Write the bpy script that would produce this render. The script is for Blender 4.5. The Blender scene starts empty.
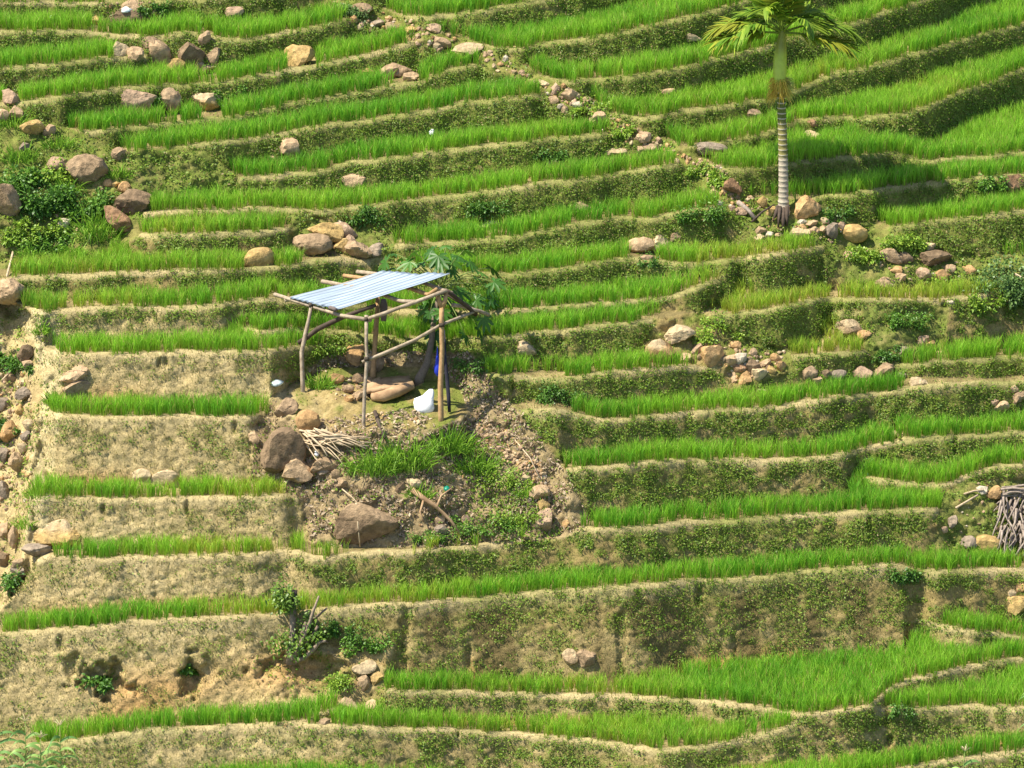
import bpy, math, random
import numpy as np
from mathutils import Vector

# ------------------------------------------------------------------ camera, sky, sun, exposure
scene = bpy.context.scene
IW, IH = 1024, 768
PITCH = math.radians(17.0)
DIST = 110.0
FPX = 4950.0                         # focal length in pixels
cp, sp = math.cos(PITCH), math.sin(PITCH)
CAM = np.array([0.0, -DIST * cp, DIST * sp])
cam_data = bpy.data.cameras.new('camera')
cam_data.sensor_width = 36.0
cam_data.lens = 36.0 * FPX / IW
cam_data.clip_start = 1.0
cam_data.clip_end = 2000.0
cam = bpy.data.objects.new('camera', cam_data)
scene.collection.objects.link(cam)
cam.location = CAM
cam.rotation_euler = (math.radians(90) - PITCH, 0, 0)
scene.camera = cam

SUN_EL = math.radians(59.0)
SUN_AZ = math.radians(10.0)          # turned from due left towards the camera
sun_vec = Vector((-math.cos(SUN_EL) * math.cos(SUN_AZ), -math.cos(SUN_EL) * math.sin(SUN_AZ), math.sin(SUN_EL)))
world = bpy.data.worlds.new('World')
scene.world = world
world.use_nodes = True
wn = world.node_tree.nodes
sky = wn.new('ShaderNodeTexSky')
sky.sky_type = 'NISHITA'
sky.sun_disc = False
sky.sun_elevation = SUN_EL
sky.sun_rotation = math.atan2(sun_vec.x, sun_vec.y)
sky.altitude = 600
sky.air_density = 1.0
sky.dust_density = 1.6
wn['Background'].inputs['Strength'].default_value = 0.11
world.node_tree.links.new(sky.outputs[0], wn['Background'].inputs['Color'])
sd = bpy.data.lights.new('sun', 'SUN')
sd.energy = 5.0
sd.angle = math.radians(0.55)
sd.color = (1.0, 0.92, 0.76)
sun = bpy.data.objects.new('sun', sd)
scene.collection.objects.link(sun)
sun.rotation_euler = sun_vec.to_track_quat('Z', 'Y').to_euler()
sun.location = (-30, -20, 40)
scene.view_settings.view_transform = 'Standard'
scene.view_settings.look = 'None'
scene.view_settings.gamma = 1.0
scene.view_settings.exposure = 0.86

rng = np.random.default_rng(7)
random.seed(7)

# ------------------------------------------------------------------ noise helpers
def _hash(ix, iy, seed):
    h = (ix.astype(np.int64) * 374761393 + iy.astype(np.int64) * 668265263 + seed * 974711) & 0xFFFFFFFF
    h = ((h ^ (h >> 13)) * 1274126177) & 0xFFFFFFFF
    h = (h ^ (h >> 16)) & 0xFFFFFF
    return h / float(0xFFFFFF)

def vnoise(x, y, seed=0):
    x = np.asarray(x, float); y = np.asarray(y, float)
    ix = np.floor(x); iy = np.floor(y)
    fx = x - ix; fy = y - iy
    fx = fx * fx * (3 - 2 * fx); fy = fy * fy * (3 - 2 * fy)
    a = _hash(ix, iy, seed); b = _hash(ix + 1, iy, seed)
    c = _hash(ix, iy + 1, seed); d = _hash(ix + 1, iy + 1, seed)
    return (a * (1 - fx) + b * fx) * (1 - fy) + (c * (1 - fx) + d * fx) * fy

def fbm(x, y, seed=0, octv=4):
    s = 0.0; a = 0.5; n = 0.0
    for o in range(octv):
        s = s + a * vnoise(np.asarray(x) * 2 ** o, np.asarray(y) * 2 ** o, seed + 17 * o); n += a; a *= 0.5
    return s / n

def sstep(a, b, x):
    t = np.clip((x - a) / (b - a), 0, 1)
    return t * t * (3 - 2 * t)

def in_poly(px, py, poly):
    px = np.asarray(px, float); py = np.asarray(py, float)
    inside = np.zeros(np.broadcast(px, py).shape, bool)
    n = len(poly)
    for i in range(n):
        x0, y0 = poly[i]; x1, y1 = poly[(i + 1) % n]
        if y0 == y1: continue
        c = ((y0 > py) != (y1 > py)) & (px < (x1 - x0) * (py - y0) / (y1 - y0) + x0)
        inside ^= c
    return inside

def poly_dist(px, py, line):
    best = np.full(np.broadcast(px, py).shape, 1e9)
    for (x0, y0), (x1, y1) in zip(line[:-1], line[1:]):
        dx, dy = x1 - x0, y1 - y0
        t = np.clip(((px - x0) * dx + (py - y0) * dy) / (dx * dx + dy * dy), 0, 1)
        best = np.minimum(best, np.hypot(px - x0 - t * dx, py - y0 - t * dy))
    return best

# ------------------------------------------------------------------ the terraces
# each step: crest line of an earth bank, and the line where the crop below it begins to show;
# the pixels give directions only, the distances follow from level treads and steep banks (solved below)
STEPS = [
 ('bottom', [(-160,812),(300,797),(660,812),(880,776),(918,768),(955,761),(1024,753),(1190,748)], [(-160,846),(300,832),(660,846),(880,806),(1024,786),(1190,780)], 2),
 ('A22', [(-160,756),(0,750),(40,746),(86,741),(150,732),(256,727),(300,727),(328,728),(381,730),(451,732),(512,736),(574,740),(624,748),(662,753),(712,748),(768,736),(790,728),(803,721),(843,716),(893,710),(918,711),(968,708),(1024,710),(1190,708)],
   [(-160,800),(0,789),(150,770),(200,766),(256,762),(331,760),(406,764),(512,775),(600,786),(660,786),(724,763),(775,758),(843,753),(893,750),(943,741),(1024,737),(1190,735)], 9),
 ('A2', [(258,726),(290,723),(306,720),(325,714),(340,709),(360,703)], [(258,727),(290,726),(306,725),(325,721),(340,717),(360,709)], 0),
 ('B18', [(-160,642),(0,636),(75,630),(125,625),(175,621),(256,618),(300,615),(328,611),(381,607),(431,603),(512,597),(562,592),(637,587),(712,582),(768,579),(783,576),(843,571),(883,567),(897,568),(910,573),(1024,573),(1190,570)],
   [(-160,745),(0,735),(50,720),(128,708),(256,702),(320,697),(345,690),(401,681),(456,677),(512,674),(587,672),(647,668),(687,658),(768,652),(843,645),(905,642),(926,632),(953,621),(1024,616),(1190,612)], 9),
 ('S19', [(905,622),(928,626),(968,633),(1024,642),(1190,650)], [(905,628),(928,637),(955,646),(993,654),(1024,652),(1190,656)], 5),
 ('S20', [(360,688),(381,692),(456,695),(512,696),(587,697),(662,700),(737,706),(768,711),(793,717),(843,713),(868,709),(880,700),(888,690),(905,683),(930,677),(980,667),(1024,661),(1190,660)],
   [(360,697),(381,705),(456,710),(512,713),(587,712),(687,713),(759,721),(793,727),(843,724),(870,718),(885,708),(908,692),(930,685),(993,673),(1024,667),(1190,668)], 7),
 ('C17', [(-160,590),(0,588),(18,580),(33,566),(50,557),(100,561),(190,558),(256,556),(288,552),(303,556),(316,561),(368,555),(443,550),(512,543),(560,532),(572,531),(637,529),(700,524),(768,520),(843,515),(893,513),(953,511),(1024,516),(1190,512)],
   [(-160,630),(0,623),(37,615),(100,608),(175,606),(256,605),(323,598),(368,588),(431,582),(512,573),(587,564),(662,560),(768,554),(818,548),(875,551),(905,559),(968,555),(1024,556),(1190,552)], 9),
 ('D', [(8,508),(25,501),(50,500),(100,501),(200,500),(256,499),(290,497),(318,492)], [(8,540),(51,546),(100,545),(256,545),(301,549),(318,546)], 9),
 ('S15', [(536,482),(549,476),(600,469),(662,464),(724,461),(768,463),(830,459),(868,450),(890,444),(918,440),(968,438),(1024,434),(1190,428)],
   [(536,517),(584,519),(624,509),(687,506),(768,503),(843,494),(860,475),(878,469),(943,459),(1024,455),(1190,450)], 9),
 ('S16', [(848,479),(863,480),(893,484),(933,487),(952,485),(965,478),(993,470),(1024,466),(1190,460)], [(848,485),(893,493),(918,493),(948,497),(970,487),(1024,484),(1190,480)], 6),
 ('E', [(30,405),(45,414),(62,419),(150,419),(256,419),(285,416)], [(15,496),(25,492),(75,484),(256,483),(285,486)], 9),
 ('S14', [(448,417),(512,413),(562,413),(585,419),(600,423),(662,418),(712,413),(768,409),(830,401),(893,395),(908,390),(943,386),(1024,384),(1190,380)],
   [(448,430),(510,442),(532,454),(587,451),(652,446),(702,449),(732,444),(768,441),(843,433),(896,432),(908,420),(955,415),(1024,406),(1190,402)], 9),
 ('S15b', [(866,428),(885,432),(905,438),(920,441)], [(866,431),(885,438),(905,443),(920,444)], 0),
 ('F', [(22,342),(40,350),(60,356),(125,356),(256,353),(318,348),(345,350)], [(40,396),(67,401),(125,398),(256,399),(300,392),(345,386)], 9),
 ('S4', [(440,378),(512,379),(545,381),(572,381),(624,372),(712,367),(735,366),(790,359),(843,356),(873,353),(883,362),(900,369),(943,364),(993,361),(1024,358),(1190,355)],
   [(440,388),(512,397),(545,399),(600,411),(652,401),(712,395),(768,390),(793,384),(843,378),(893,376),(943,378),(1024,376),(1190,374)], 8),
 ('F0', [(228,331),(256,333),(293,332),(340,334),(400,340),(440,343),(480,340),(512,337),(562,333),(612,327),(667,322),(690,324),(719,318),(768,313),(818,302),(893,302),(943,301),(988,297),(1024,296),(1190,292)],
   [(228,333),(256,338),(300,341),(350,350),(400,362),(440,366),(512,363),(574,362),(637,354),(697,358),(720,350),(768,342),(820,337),(840,308),(925,307),(938,330),(943,346),(1024,338),(1190,335)], 7),
 ('S11', [(822,315),(840,315),(880,314),(935,311),(945,310)], [(822,337),(863,338),(885,346),(903,354),(945,346)], 8),
 ('G', [(-10,300),(10,306),(25,312),(62,312),(137,307),(187,311),(225,306),(240,304),(256,301),(330,305),(400,312),(470,315),(512,314),(562,308),(624,304),(667,300),(690,292),(724,281),(750,274)],
   [(30,348),(57,342),(112,336),(225,335),(245,323),(330,325),(400,325),(470,322),(512,319),(587,312),(637,310),(667,311),(709,307),(750,295)], 8),
 ('H', [(-160,288),(0,283),(15,280),(75,278),(140,274),(256,271),(331,262),(386,262),(440,275),(512,277),(587,268),(632,260),(654,264),(687,266),(724,263),(768,258),(805,252),(828,248),(850,255),(900,262),(960,268),(1024,263),(1190,258)],
   [(-160,305),(12,297),(25,297),(150,291),(237,290),(260,288),(331,282),(400,290),(512,292),(587,282),(652,274),(709,277),(745,290),(768,291),(843,286),(918,286),(980,284),(1024,283),(1190,280)], 8),
 ('I', [(112,240),(132,237),(200,237),(256,234),(306,231),(340,238),(386,249),(431,247),(512,239),(587,224),(612,219),(652,221),(687,213),(724,208),(745,208),(790,215),(838,224)],
   [(112,262),(150,258),(237,258),(281,255),(331,252),(386,264),(431,262),(481,259),(512,257),(562,248),(624,241),(667,247),(712,238),(768,239),(815,241),(838,245)], 8),
 ('S8', [(876,231),(895,229),(943,222),(1024,214),(1190,202)], [(876,242),(940,248),(980,242),(1024,239),(1190,228)], 8),
 ('J6', [(120,218),(136,216),(200,213),(256,211),(331,213),(381,207),(431,201),(476,196),(512,190),(587,180),(650,170),(680,166),(700,166),(737,172),(768,170),(793,165),(868,157),(898,154),(918,164),(980,159),(1024,155),(1190,146)],
   [(120,224),(200,220),(256,217),(300,216),(331,230),(386,234),(431,229),(512,218),(562,211),(589,213),(594,207),(662,196),(712,191),(745,183),(793,178),(843,184),(893,174),(968,164),(1024,162),(1190,155)], 7),
 ('S7', [(795,204),(835,198),(878,192),(943,184),(978,180),(1024,178),(1190,170)], [(795,212),(853,211),(918,203),(1024,196),(1190,188)], 7),
 ('K5', [(203,181),(217,180),(256,180),(330,172),(345,166),(388,162),(436,154),(512,146),(574,139),(625,132),(648,136),(680,150),(727,144),(768,136),(808,121),(868,119),(908,116),(943,102),(980,87),(1024,72),(1190,28)],
   [(203,200),(256,196),(300,190),(366,183),(456,175),(512,168),(574,157),(637,151),(672,160),(692,156),(727,149),(768,142),(793,130),(855,124),(880,136),(898,150),(943,132),(980,112),(1024,97),(1190,55)], 8),
 ('K4', [(100,160),(127,156),(212,145),(256,143),(271,137),(306,131),(356,124),(406,117),(431,114),(456,106),(512,100),(547,95),(570,100),(610,115),(640,122),(687,112),(762,102),(798,92),(830,77),(868,69),(918,55),(968,41),(1024,25),(1190,-25)],
   [(100,200),(150,203),(200,200),(217,171),(256,164),(331,160),(336,147),(406,140),(512,125),(562,119),(604,125),(640,138),(684,132),(712,125),(768,120),(803,105),(868,87),(943,65),(1024,44),(1190,-5)], 8),
 ('M3', [(66,138),(80,135),(140,129),(225,120),(256,115),(271,111),(306,102),(363,95),(396,87),(426,84),(440,74),(488,66),(505,62),(530,75),(554,84),(624,79),(672,72),(724,59),(768,49),(813,35),(868,20),(923,2),(960,-12),(1024,-35),(1190,-90)],
   [(66,150),(110,142),(175,134),(256,126),(271,121),(331,110),(406,96),(512,85),(545,95),(604,100),(662,90),(712,80),(768,69),(843,47),(893,32),(943,20),(968,5),(1024,-15),(1190,-70)], 8),
 ('N2', [(-160,112),(10,106),(25,104),(75,97),(112,92),(150,88),(187,88),(225,83),(256,79),(318,67),(363,59),(396,50),(416,42),(440,42),(480,50),(512,52),(587,40),(637,31),(702,16),(740,5),(780,-8),(1024,-70),(1190,-115)],
   [(-160,130),(10,120),(48,122),(100,117),(175,110),(225,110),(256,95),(331,85),(396,77),(410,72),(428,60),(460,54),(488,56),(537,67),(557,66),(612,57),(662,46),(712,35),(768,22),(1024,-50),(1190,-98)], 8),
 ('O', [(-160,78),(0,72),(37,67),(100,61),(140,59),(168,60)], [(-160,94),(0,87),(75,80),(150,73),(168,70)], 7),
 ('P1', [(-160,40),(0,35),(50,32),(112,37),(160,39),(190,33),(215,41),(256,41),(283,35),(328,26),(350,18),(380,18),(438,19),(512,7),(550,0),(600,-12),(1024,-110)],
   [(-160,54),(0,47),(87,47),(140,56),(165,68),(215,68),(256,60),(300,48),(330,38),(400,34),(446,32),(512,23),(562,17),(612,3),(650,-8),(1024,-92)], 7),
 ('Q', [(-160,8),(0,5),(62,5),(117,4),(185,2),(256,-3),(330,-14),(512,-37),(1024,-150)], [(-160,22),(0,17),(87,20),(256,15),(318,8),(400,-5),(512,-24),(1024,-137)], 7),
 ('top', [(-160,-28),(256,-40),(512,-75),(1024,-190)], [(-160,-14),(256,-24),(512,-60),(1024,-176)], 8),
 ('top2', [(-160,-62),(256,-76),(512,-112),(1024,-230)], [(-160,-48),(256,-60),(512,-96),(1024,-214)], 8),
]
# uneven banks between and beside the terraces: outline, slope in degrees
PLATFORM = [(272,398),(300,380),(335,366),(440,368),(462,392),(468,414),(440,428),(360,430),(310,424),(282,414)]
MOUND = [(250,474),(256,426),(275,398),(300,376),(330,352),(470,352),(500,392),(535,430),(565,470),(592,522),(566,538),(430,549),(396,548),(312,546),(300,500),(268,488)]
GULLY = [(-170,292),(6,296),(30,312),(46,345),(56,385),(48,412),(36,450),(30,488),(30,500),(42,540),(38,560),(18,592),(-10,618),(-170,640)]
LEFTKNOLL = [(-170,118),(8,108),(50,122),(90,138),(136,158),(144,196),(140,236),(100,260),(30,268),(-170,280)]
RIGHTBANK = [(832,226),(872,222),(900,232),(938,250),(985,258),(1030,252),(1030,300),(990,292),(960,282),(850,284),(822,262)]
PALMBANK = [(740,200),(775,196),(845,212),(872,232),(846,250),(800,244),(752,240),(728,214)]
PILEBANK = [(652,322),(700,312),(742,338),(790,352),(795,372),(735,388),(716,368),(660,362),(640,346)]
WOODBANK = [(938,498),(960,482),(1040,478),(1040,556),(985,556),(935,552)]
STUMPBANK = [(250,660),(292,640),(350,650),(388,668),(384,704),(352,712),(330,704),(262,702)]
PATH = [(330,4),(372,16),(420,34),(470,50),(505,66),(545,88),(575,104),(612,124),(645,142),(690,160),(705,182),(728,202),(760,212)]
MIDBANK = [(290,214),(340,222),(392,232),(396,254),(340,252),(288,256)]
KBANK = [(120,152),(205,150),(235,176),(230,192),(205,202),(140,204)]
TURNBANK = [(862,306),(950,306),(945,348),(905,362),(885,366),(866,350)]
BANKS = [(MIDBANK, 44), (KBANK, 52), (TURNBANK, 48), (PLATFORM, 9), (MOUND, 51), (GULLY, 46), (LEFTKNOLL, 42), (RIGHTBANK, 40), (PALMBANK, 36), (PILEBANK, 42), (WOODBANK, 46), (STUMPBANK, 44)]
RISER_ANG = math.radians(68)

def ease(pts, x):
    xs = [p[0] for p in pts]; ys = [p[1] for p in pts]
    return np.interp(x, xs, ys)

def step_lines(st, x, wig=True):
    """crest and toe rows of one step at the columns x (nan where it does not run)"""
    name, rim, vis, add = st
    seed = sum(ord(c) for c in name)
    sm = [-8, -4, 0, 4, 8]
    r = sum(ease(rim, x + s) for s in sm) / 5.0
    v = sum(ease(vis, x + s) for s in sm) / 5.0 + add
    if wig:
        r = r + (fbm(x / 26.0, x * 0 + seed, seed, 3) - 0.5) * 3.4 + (vnoise(x / 5.0, x * 0, seed + 3) - 0.5) * 1.2
        v = v + (fbm(x / 20.0, x * 0 + seed, seed + 5, 3) - 0.5) * 5.0
    x0, x1 = rim[0][0], rim[-1][0]
    if x0 > -100:
        k = sstep(x0, x0 + 30, x); v = r + (v - r) * k
    if x1 < 1024:
        k = sstep(x1, x1 - 30, x); v = r + (v - r) * k
    lo, hi = (x0 if x0 > -100 else -1e9), (x1 if x1 < 1024 else 1e9)
    v = np.maximum(v, r)
    out = (x < lo) | (x > hi)
    r = np.where(out, np.nan, r); v = np.where(out, np.nan, v)
    return r, v

GX0, GX1, GY0, GY1, GS = -150.0, 1174.0, -96.0, 856.0, 2.0
XS = np.arange(GX0, GX1 + 0.1, GS); YS = np.arange(GY0, GY1 + 0.1, GS)
NX, NY = len(XS), len(YS)

def all_lines(xs):
    L = [step_lines(st, xs) for st in STEPS]
    out = []
    for k, (r, v) in enumerate(L):
        nxt = np.full(len(xs), 1e6)
        for q, (r2, v2) in enumerate(L):
            if q == k: continue
            ok = ~np.isnan(r2) & (r2 > r + 7)
            nxt = np.where(ok & (r2 < nxt), r2, nxt)
        lim = np.clip(nxt - 11, v - 8, v + 6)
        out.append((r, np.where(v - r > 14, np.maximum(lim, r + 6), v)))
    return out

def bank_maps(xs, ys):
    X, Y = np.meshgrid(xs, ys)
    jx = (fbm(X / 30, Y / 30, 91, 3) - .5) * 14; jy = (fbm(X / 30, Y / 30, 92, 3) - .5) * 10
    tan = np.full(X.shape, np.nan)
    d = poly_dist(X + jx, Y + jy, PATH)
    tan[d < 9] = math.tan(math.radians(38))
    for poly, deg in reversed(BANKS):
        m = in_poly(X + jx * .6, Y + jy * .6, poly)
        tan[m] = math.tan(math.radians(deg))
    return tan

def riser_cover(xs, yedges):
    """share of every vertical interval that is bank face; yedges has one more entry than intervals"""
    n = len(yedges) - 1
    cov = np.zeros((n, len(xs)))
    a = yedges[:-1, None]; b = yedges[1:, None]
    for r, v in all_lines(xs):
        o = np.minimum(b, v[None]) - np.maximum(a, r[None])
        cov = np.maximum(cov, np.nan_to_num(np.clip(o, 0, None)) / (b - a))
    return np.clip(cov, 0, 1)

def solve_terrain():
    kz = math.sin(RISER_ANG) / math.sin(RISER_ANG + PITCH); ky = math.cos(RISER_ANG) / math.sin(RISER_ANG + PITCH)
    kt = 1.0 / sp
    cov_f = riser_cover(XS, np.concatenate([YS, [YS[-1] + GS]]))
    bank_f = bank_maps(XS, YS + GS / 2)
    T = None
    for lev in (16, 8, 4, 2, 1):
        if lev > 1:
            xs = XS[::lev]; ys = YS[::lev]
            nr = (len(ys) - 1) * lev
            c = cov_f[:nr].reshape(len(ys) - 1, lev, NX).mean(1)[:, ::lev]
            bk = bank_f[lev // 2::lev][:len(ys) - 1, ::lev]
        else:
            xs, ys, c, bk = XS, YS, cov_f[:-1], bank_f[:-1]
        tan = c * kz / (c * ky + (1 - c) * kt)
        tan = np.where(np.isnan(bk), tan, bk)
        th = np.arctan(tan)
        v = (ys - 384) / FPX
        ry = (cp - v * sp)[:, None]; rz = (-sp - v * cp)[:, None]
        cs, sn = np.cos(th), np.sin(th)
        # vertical edges i -> i+1 (downwards in the picture)
        A0 = cs * rz[:-1] - sn * ry[:-1]; A1 = cs * rz[1:] - sn * ry[1:]
        # both ends measured from the camera: cs*(z1-z0) - sn*(y1-y0) = 0
        tread = (1 - c) * np.isnan(bk)
        tr_node = np.zeros((len(ys), len(xs))); tr_node[:-1] += tread / 2; tr_node[1:] += tread / 2
        bn = np.zeros((len(ys), len(xs))); bn[:-1] = ~np.isnan(bk)
        wl = (0.09 + 0.10 * np.maximum(bn[:, :-1], bn[:, 1:]) + 0.30 * np.minimum(tr_node[:, :-1], tr_node[:, 1:]) ** 2)
        wp = 2e-4
        tanm = math.tan(math.radians(34))
        tp = (tanm * CAM[1] - CAM[2]) / (rz - tanm * ry) * np.ones((1, len(xs)))
        if T is None:
            T = tp.copy()
        else:
            # bring the coarser answer onto this grid
            yi = np.clip(np.arange(len(ys)) / 2.0, 0, Tc.shape[0] - 1); xi = np.clip(np.arange(len(xs)) / 2.0, 0, Tc.shape[1] - 1)
            y0 = np.minimum(yi.astype(int), Tc.shape[0] - 2); x0 = np.minimum(xi.astype(int), Tc.shape[1] - 2)
            fy = (yi - y0)[:, None]; fx = (xi - x0)[None]
            T = (Tc[y0][:, x0] * (1 - fx) + Tc[y0][:, x0 + 1] * fx) * (1 - fy) + (Tc[y0 + 1][:, x0] * (1 - fx) + Tc[y0 + 1][:, x0 + 1] * fx) * fy
        def op(t):
            e = A1 * t[1:] - A0 * t[:-1]
            l = wl * (t[:, 1:] - t[:, :-1])
            return e, l
        def opT(e, l):
            g = np.zeros((len(ys), len(xs)))
            g[1:] += A1 * e; g[:-1] -= A0 * e
            le = wl * l
            g[:, 1:] += le; g[:, :-1] -= le
            return g
        ci = int(round((384 - GY0) / GS / lev)); cj = int(round((512 - GX0) / GS / lev))
        def normal(t):
            g = opT(*op(t)) + wp * wp * t
            g[ci, cj] += 4.0 * t[ci, cj]
            return g
        rhs = wp * wp * tp
        rhs[ci, cj] += 4.0 * DIST
        diag = np.full(T.shape, wp * wp); diag[1:] += A1 ** 2; diag[:-1] += A0 ** 2
        diag[:, 1:] += wl ** 2; diag[:, :-1] += wl ** 2; diag[ci, cj] += 4.0
        r = rhs - normal(T); z = r / diag; p = z.copy(); rzv = (r * z).sum()
        for it in range({16: 900, 8: 700, 4: 420, 2: 260, 1: 170}[lev]):
            q = normal(p); al = rzv / (p * q).sum()
            T = T + al * p; r = r - al * q
            z = r / diag; rn = (r * z).sum()
            p = z + (rn / rzv) * p; rzv = rn
        Tc = T
    return T, cov_f, bank_f

TT, COV, BANK = solve_terrain()

# ------------------------------------------------------------------ ground lookups
def rays(px, py):
    u = (np.asarray(px, float) - 512) / FPX; v = (np.asarray(py, float) - 384) / FPX
    return u, cp - v * sp, -sp - v * cp

def pix_point(px, py, t):
    u, ry, rz = rays(px, py)
    return np.stack([CAM[0] + t * u, CAM[1] + t * ry, CAM[2] + t * rz], -1)

def depth_at(px, py):
    xi = np.clip((np.asarray(px, float) - GX0) / GS, 0, NX - 1.001); yi = np.clip((np.asarray(py, float) - GY0) / GS, 0, NY - 1.001)
    j = xi.astype(int); i = yi.astype(int); fx = xi - j; fy = yi - i
    return (TT[i, j] * (1 - fx) + TT[i, j + 1] * fx) * (1 - fy) + (TT[i + 1, j] * (1 - fx) + TT[i + 1, j + 1] * fx) * fy

def ground(px, py):
    return pix_point(px, py, depth_at(px, py))

def gvec(px, py):
    return Vector(ground(px, py))

XG, YG = np.meshgrid(XS, YS)
RIMD = np.full((NY, NX), 999.0)          # rows above the nearest crest below
RISF = np.full((NY, NX), np.nan)         # 0 at a crest .. 1 at its toe
TOED = np.full((NY, NX), 999.0)          # rows below the nearest toe above
for r, v in all_lines(XS):
    r = np.where(np.isnan(r), 1e6, r); vv = np.where(np.isnan(v), -1e6, v)
    big = (vv - r) > 4
    d = np.where(big[None], r[None] - YG, 1e6)
    RIMD = np.where((d >= 0) & (d < RIMD), d, RIMD)
    f = (YG - r[None]) / np.maximum(vv - r, 1)[None]
    RISF = np.where((f >= 0) & (f <= 1) & (r[None] < 1e5), f, RISF)
    d = YG - vv[None]
    TOED = np.where((d >= 0) & (d < TOED) & (vv[None] > -1e5), d, TOED)
ISBANK = ~np.isnan(BANK)
RISER = (COV > 0.5) & ~ISBANK

# relief: pushes along the line of sight, so crests keep their place
wob = (fbm(XG / 34, YG / 22, 201, 4) - .5) * 0.09 + (fbm(XG / 6, YG / 4, 202, 3) - .5) * 0.08
relief = np.where(RISER, wob, np.where(ISBANK, (fbm(XG / 28, YG / 20, 203, 4) - .5) * 0.40 + (fbm(XG / 6, YG / 5, 204, 3) - .5) * 0.16, (fbm(XG / 30, YG / 14, 205, 3) - .5) * 0.05))
edge = np.clip(np.where(RISER, np.minimum(np.nan_to_num(RISF, nan=0.) * 5, 1) * np.minimum((1 - np.nan_to_num(RISF, nan=1.)) * 6, 1), 1), 0, 1)
relief = relief * (0.25 + 0.75 * edge)
# hollows washed out of the lower left bank, notches broken out of crests
def hollow(cx, cy, rx, ry, depth):
    global relief
    wx = (fbm(XG / 13, YG / 13, int(cx), 3) - .5) * rx * 1.7; wy = (fbm(XG / 13, YG / 13, int(cx) + 9, 3) - .5) * ry * 1.5
    q = ((XG - cx + wx) / rx) ** 2 + ((YG - cy + wy) / ry) ** 2
    n = fbm(XG / 7, YG / 7, int(cx), 3) * 1.2 + .4
    relief = relief + depth * sstep(1.3, 0.15, q * n)
hollow(104, 678, 26, 19, 0.36); hollow(190, 681, 12, 22, 0.32); hollow(72, 665, 9, 16, 0.12); hollow(205, 672, 12, 14, 0.15)
hollow(300, 668, 46, 12, 0.25)
NOTCH = [(103,509,3,9),(188,508,3,9),(166,360,4,7),(235,425,4,6),(160,362,3,5),(888,708,6,20),(890,740,5,8),(988,645,4,7),(955,443,4,9),(870,524,4,8),(470,655,5,14),
         (405,625,8,22),(620,640,10,26),(735,645,6,18),(400,660,10,16),(680,274,5,4),(945,303,5,5),(893,398,9,7),(520,95,2,6),(740,712,3,6),(458,733,3,5),(700,595,8,14),(640,600,8,12),
         (120,310,4,5),(560,340,6,8),(690,418,10,6),(840,405,8,5),(60,640,5,10)]
for (nx, ny, nrx, nry) in NOTCH: hollow(nx, ny, nrx * .7, nry, 0.10)
gl = sstep(-2, 14, poly_dist(XG, YG, [(44, 300), (44, 400), (34, 480), (24, 560), (0, 610)])) * in_poly(XG, YG, GULLY)
relief = relief + 0.9 * gl * sstep(46, 10, XG)
# low earth lip along each crest
lip = np.exp(-((RIMD - 2.0) / 2.2) ** 2) * (~ISBANK)
TT = TT + relief
P = pix_point(XG, YG, TT)
P[..., 2] += 0.05 * lip

def interp_field(anch, sig):
    a = np.array(anch, float)
    num = np.zeros(XG.shape); den = np.zeros(XG.shape) + 1e-9
    for x, y, g in a:
        w = np.exp(-(((XG - x) / sig) ** 2 + ((YG - y) / (sig * .55)) ** 2)) + 1e-7
        num += w * g; den += w
    return num / den

GREEN = interp_field([(60,20,.62),(250,30,.7),(450,40,.7),(700,40,.85),(950,60,.9),(60,110,.75),(250,150,.8),(450,150,.85),(600,160,.8),(800,170,.8),(980,180,.75),
    (200,190,.55),(90,250,.4),(220,250,.45),(350,240,.6),(500,250,.85),(640,250,.8),(740,280,.7),(980,240,.65),(900,260,.7),(60,300,.4),(180,320,.4),(300,300,.55),(500,330,.6),(640,340,.55),(800,330,.8),(960,320,.45),
    (60,380,.22),(180,380,.15),(60,450,.18),(180,450,.12),(540,400,.6),(640,430,.45),(740,430,.4),(850,420,.42),(980,400,.75),(80,520,.22),(200,525,.18),(330,490,.3),(450,500,.55),(600,490,.65),(720,490,.5),(850,470,.45),(980,450,.5),
    (90,590,.15),(220,590,.2),(360,575,.45),(480,560,.5),(620,545,.6),(740,540,.6),(880,540,.5),(990,520,.35),(60,660,.3),(160,640,.2),(230,660,.15),(330,660,.42),(420,640,.45),(520,640,.4),(640,640,.33),(760,620,.42),(900,600,.5),(1000,590,.4),
    (60,760,.5),(200,750,.35),(400,745,.4),(600,760,.4),(800,740,.35),(960,725,.45)], 62)

def mixc(a, b, t):
    return a * (1 - t[..., None]) + np.array(b) * t[..., None]

n1 = fbm(XG / 40, YG / 26, 301, 4); n2 = fbm(XG / 10, YG / 8, 302, 4); n3 = fbm(XG / 4, YG / 4, 303, 3); n4 = fbm(XG / 70, YG / 50, 304, 3)
col = np.zeros(XG.shape + (3,)) + np.array((0.275, 0.21, 0.085))
tanzone = np.clip(sstep(360, 250, XG + (n1 - .5) * 60) * sstep(285, 345, YG) + sstep(620, 640, YG) * .35, 0, 1)
col = mixc(col, (0.425, 0.335, 0.165), tanzone)
col = mixc(col, (0.25, 0.175, 0.075), sstep(.45, .75, n1 * .5 + n2 * .5) * (.8 - .45 * tanzone))
col = mixc(col, (0.52, 0.42, 0.23), sstep(.5, .75, n3 * .5 + n4 * .5) * (.2 + .35 * tanzone))
lowband = np.where(RISER, sstep(.55, 1., np.nan_to_num(RISF)), 0) * sstep(.42, .62, n4) * sstep(540, 640, YG)
col = mixc(col, (0.44, 0.24, 0.085), lowband * .85)
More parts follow.
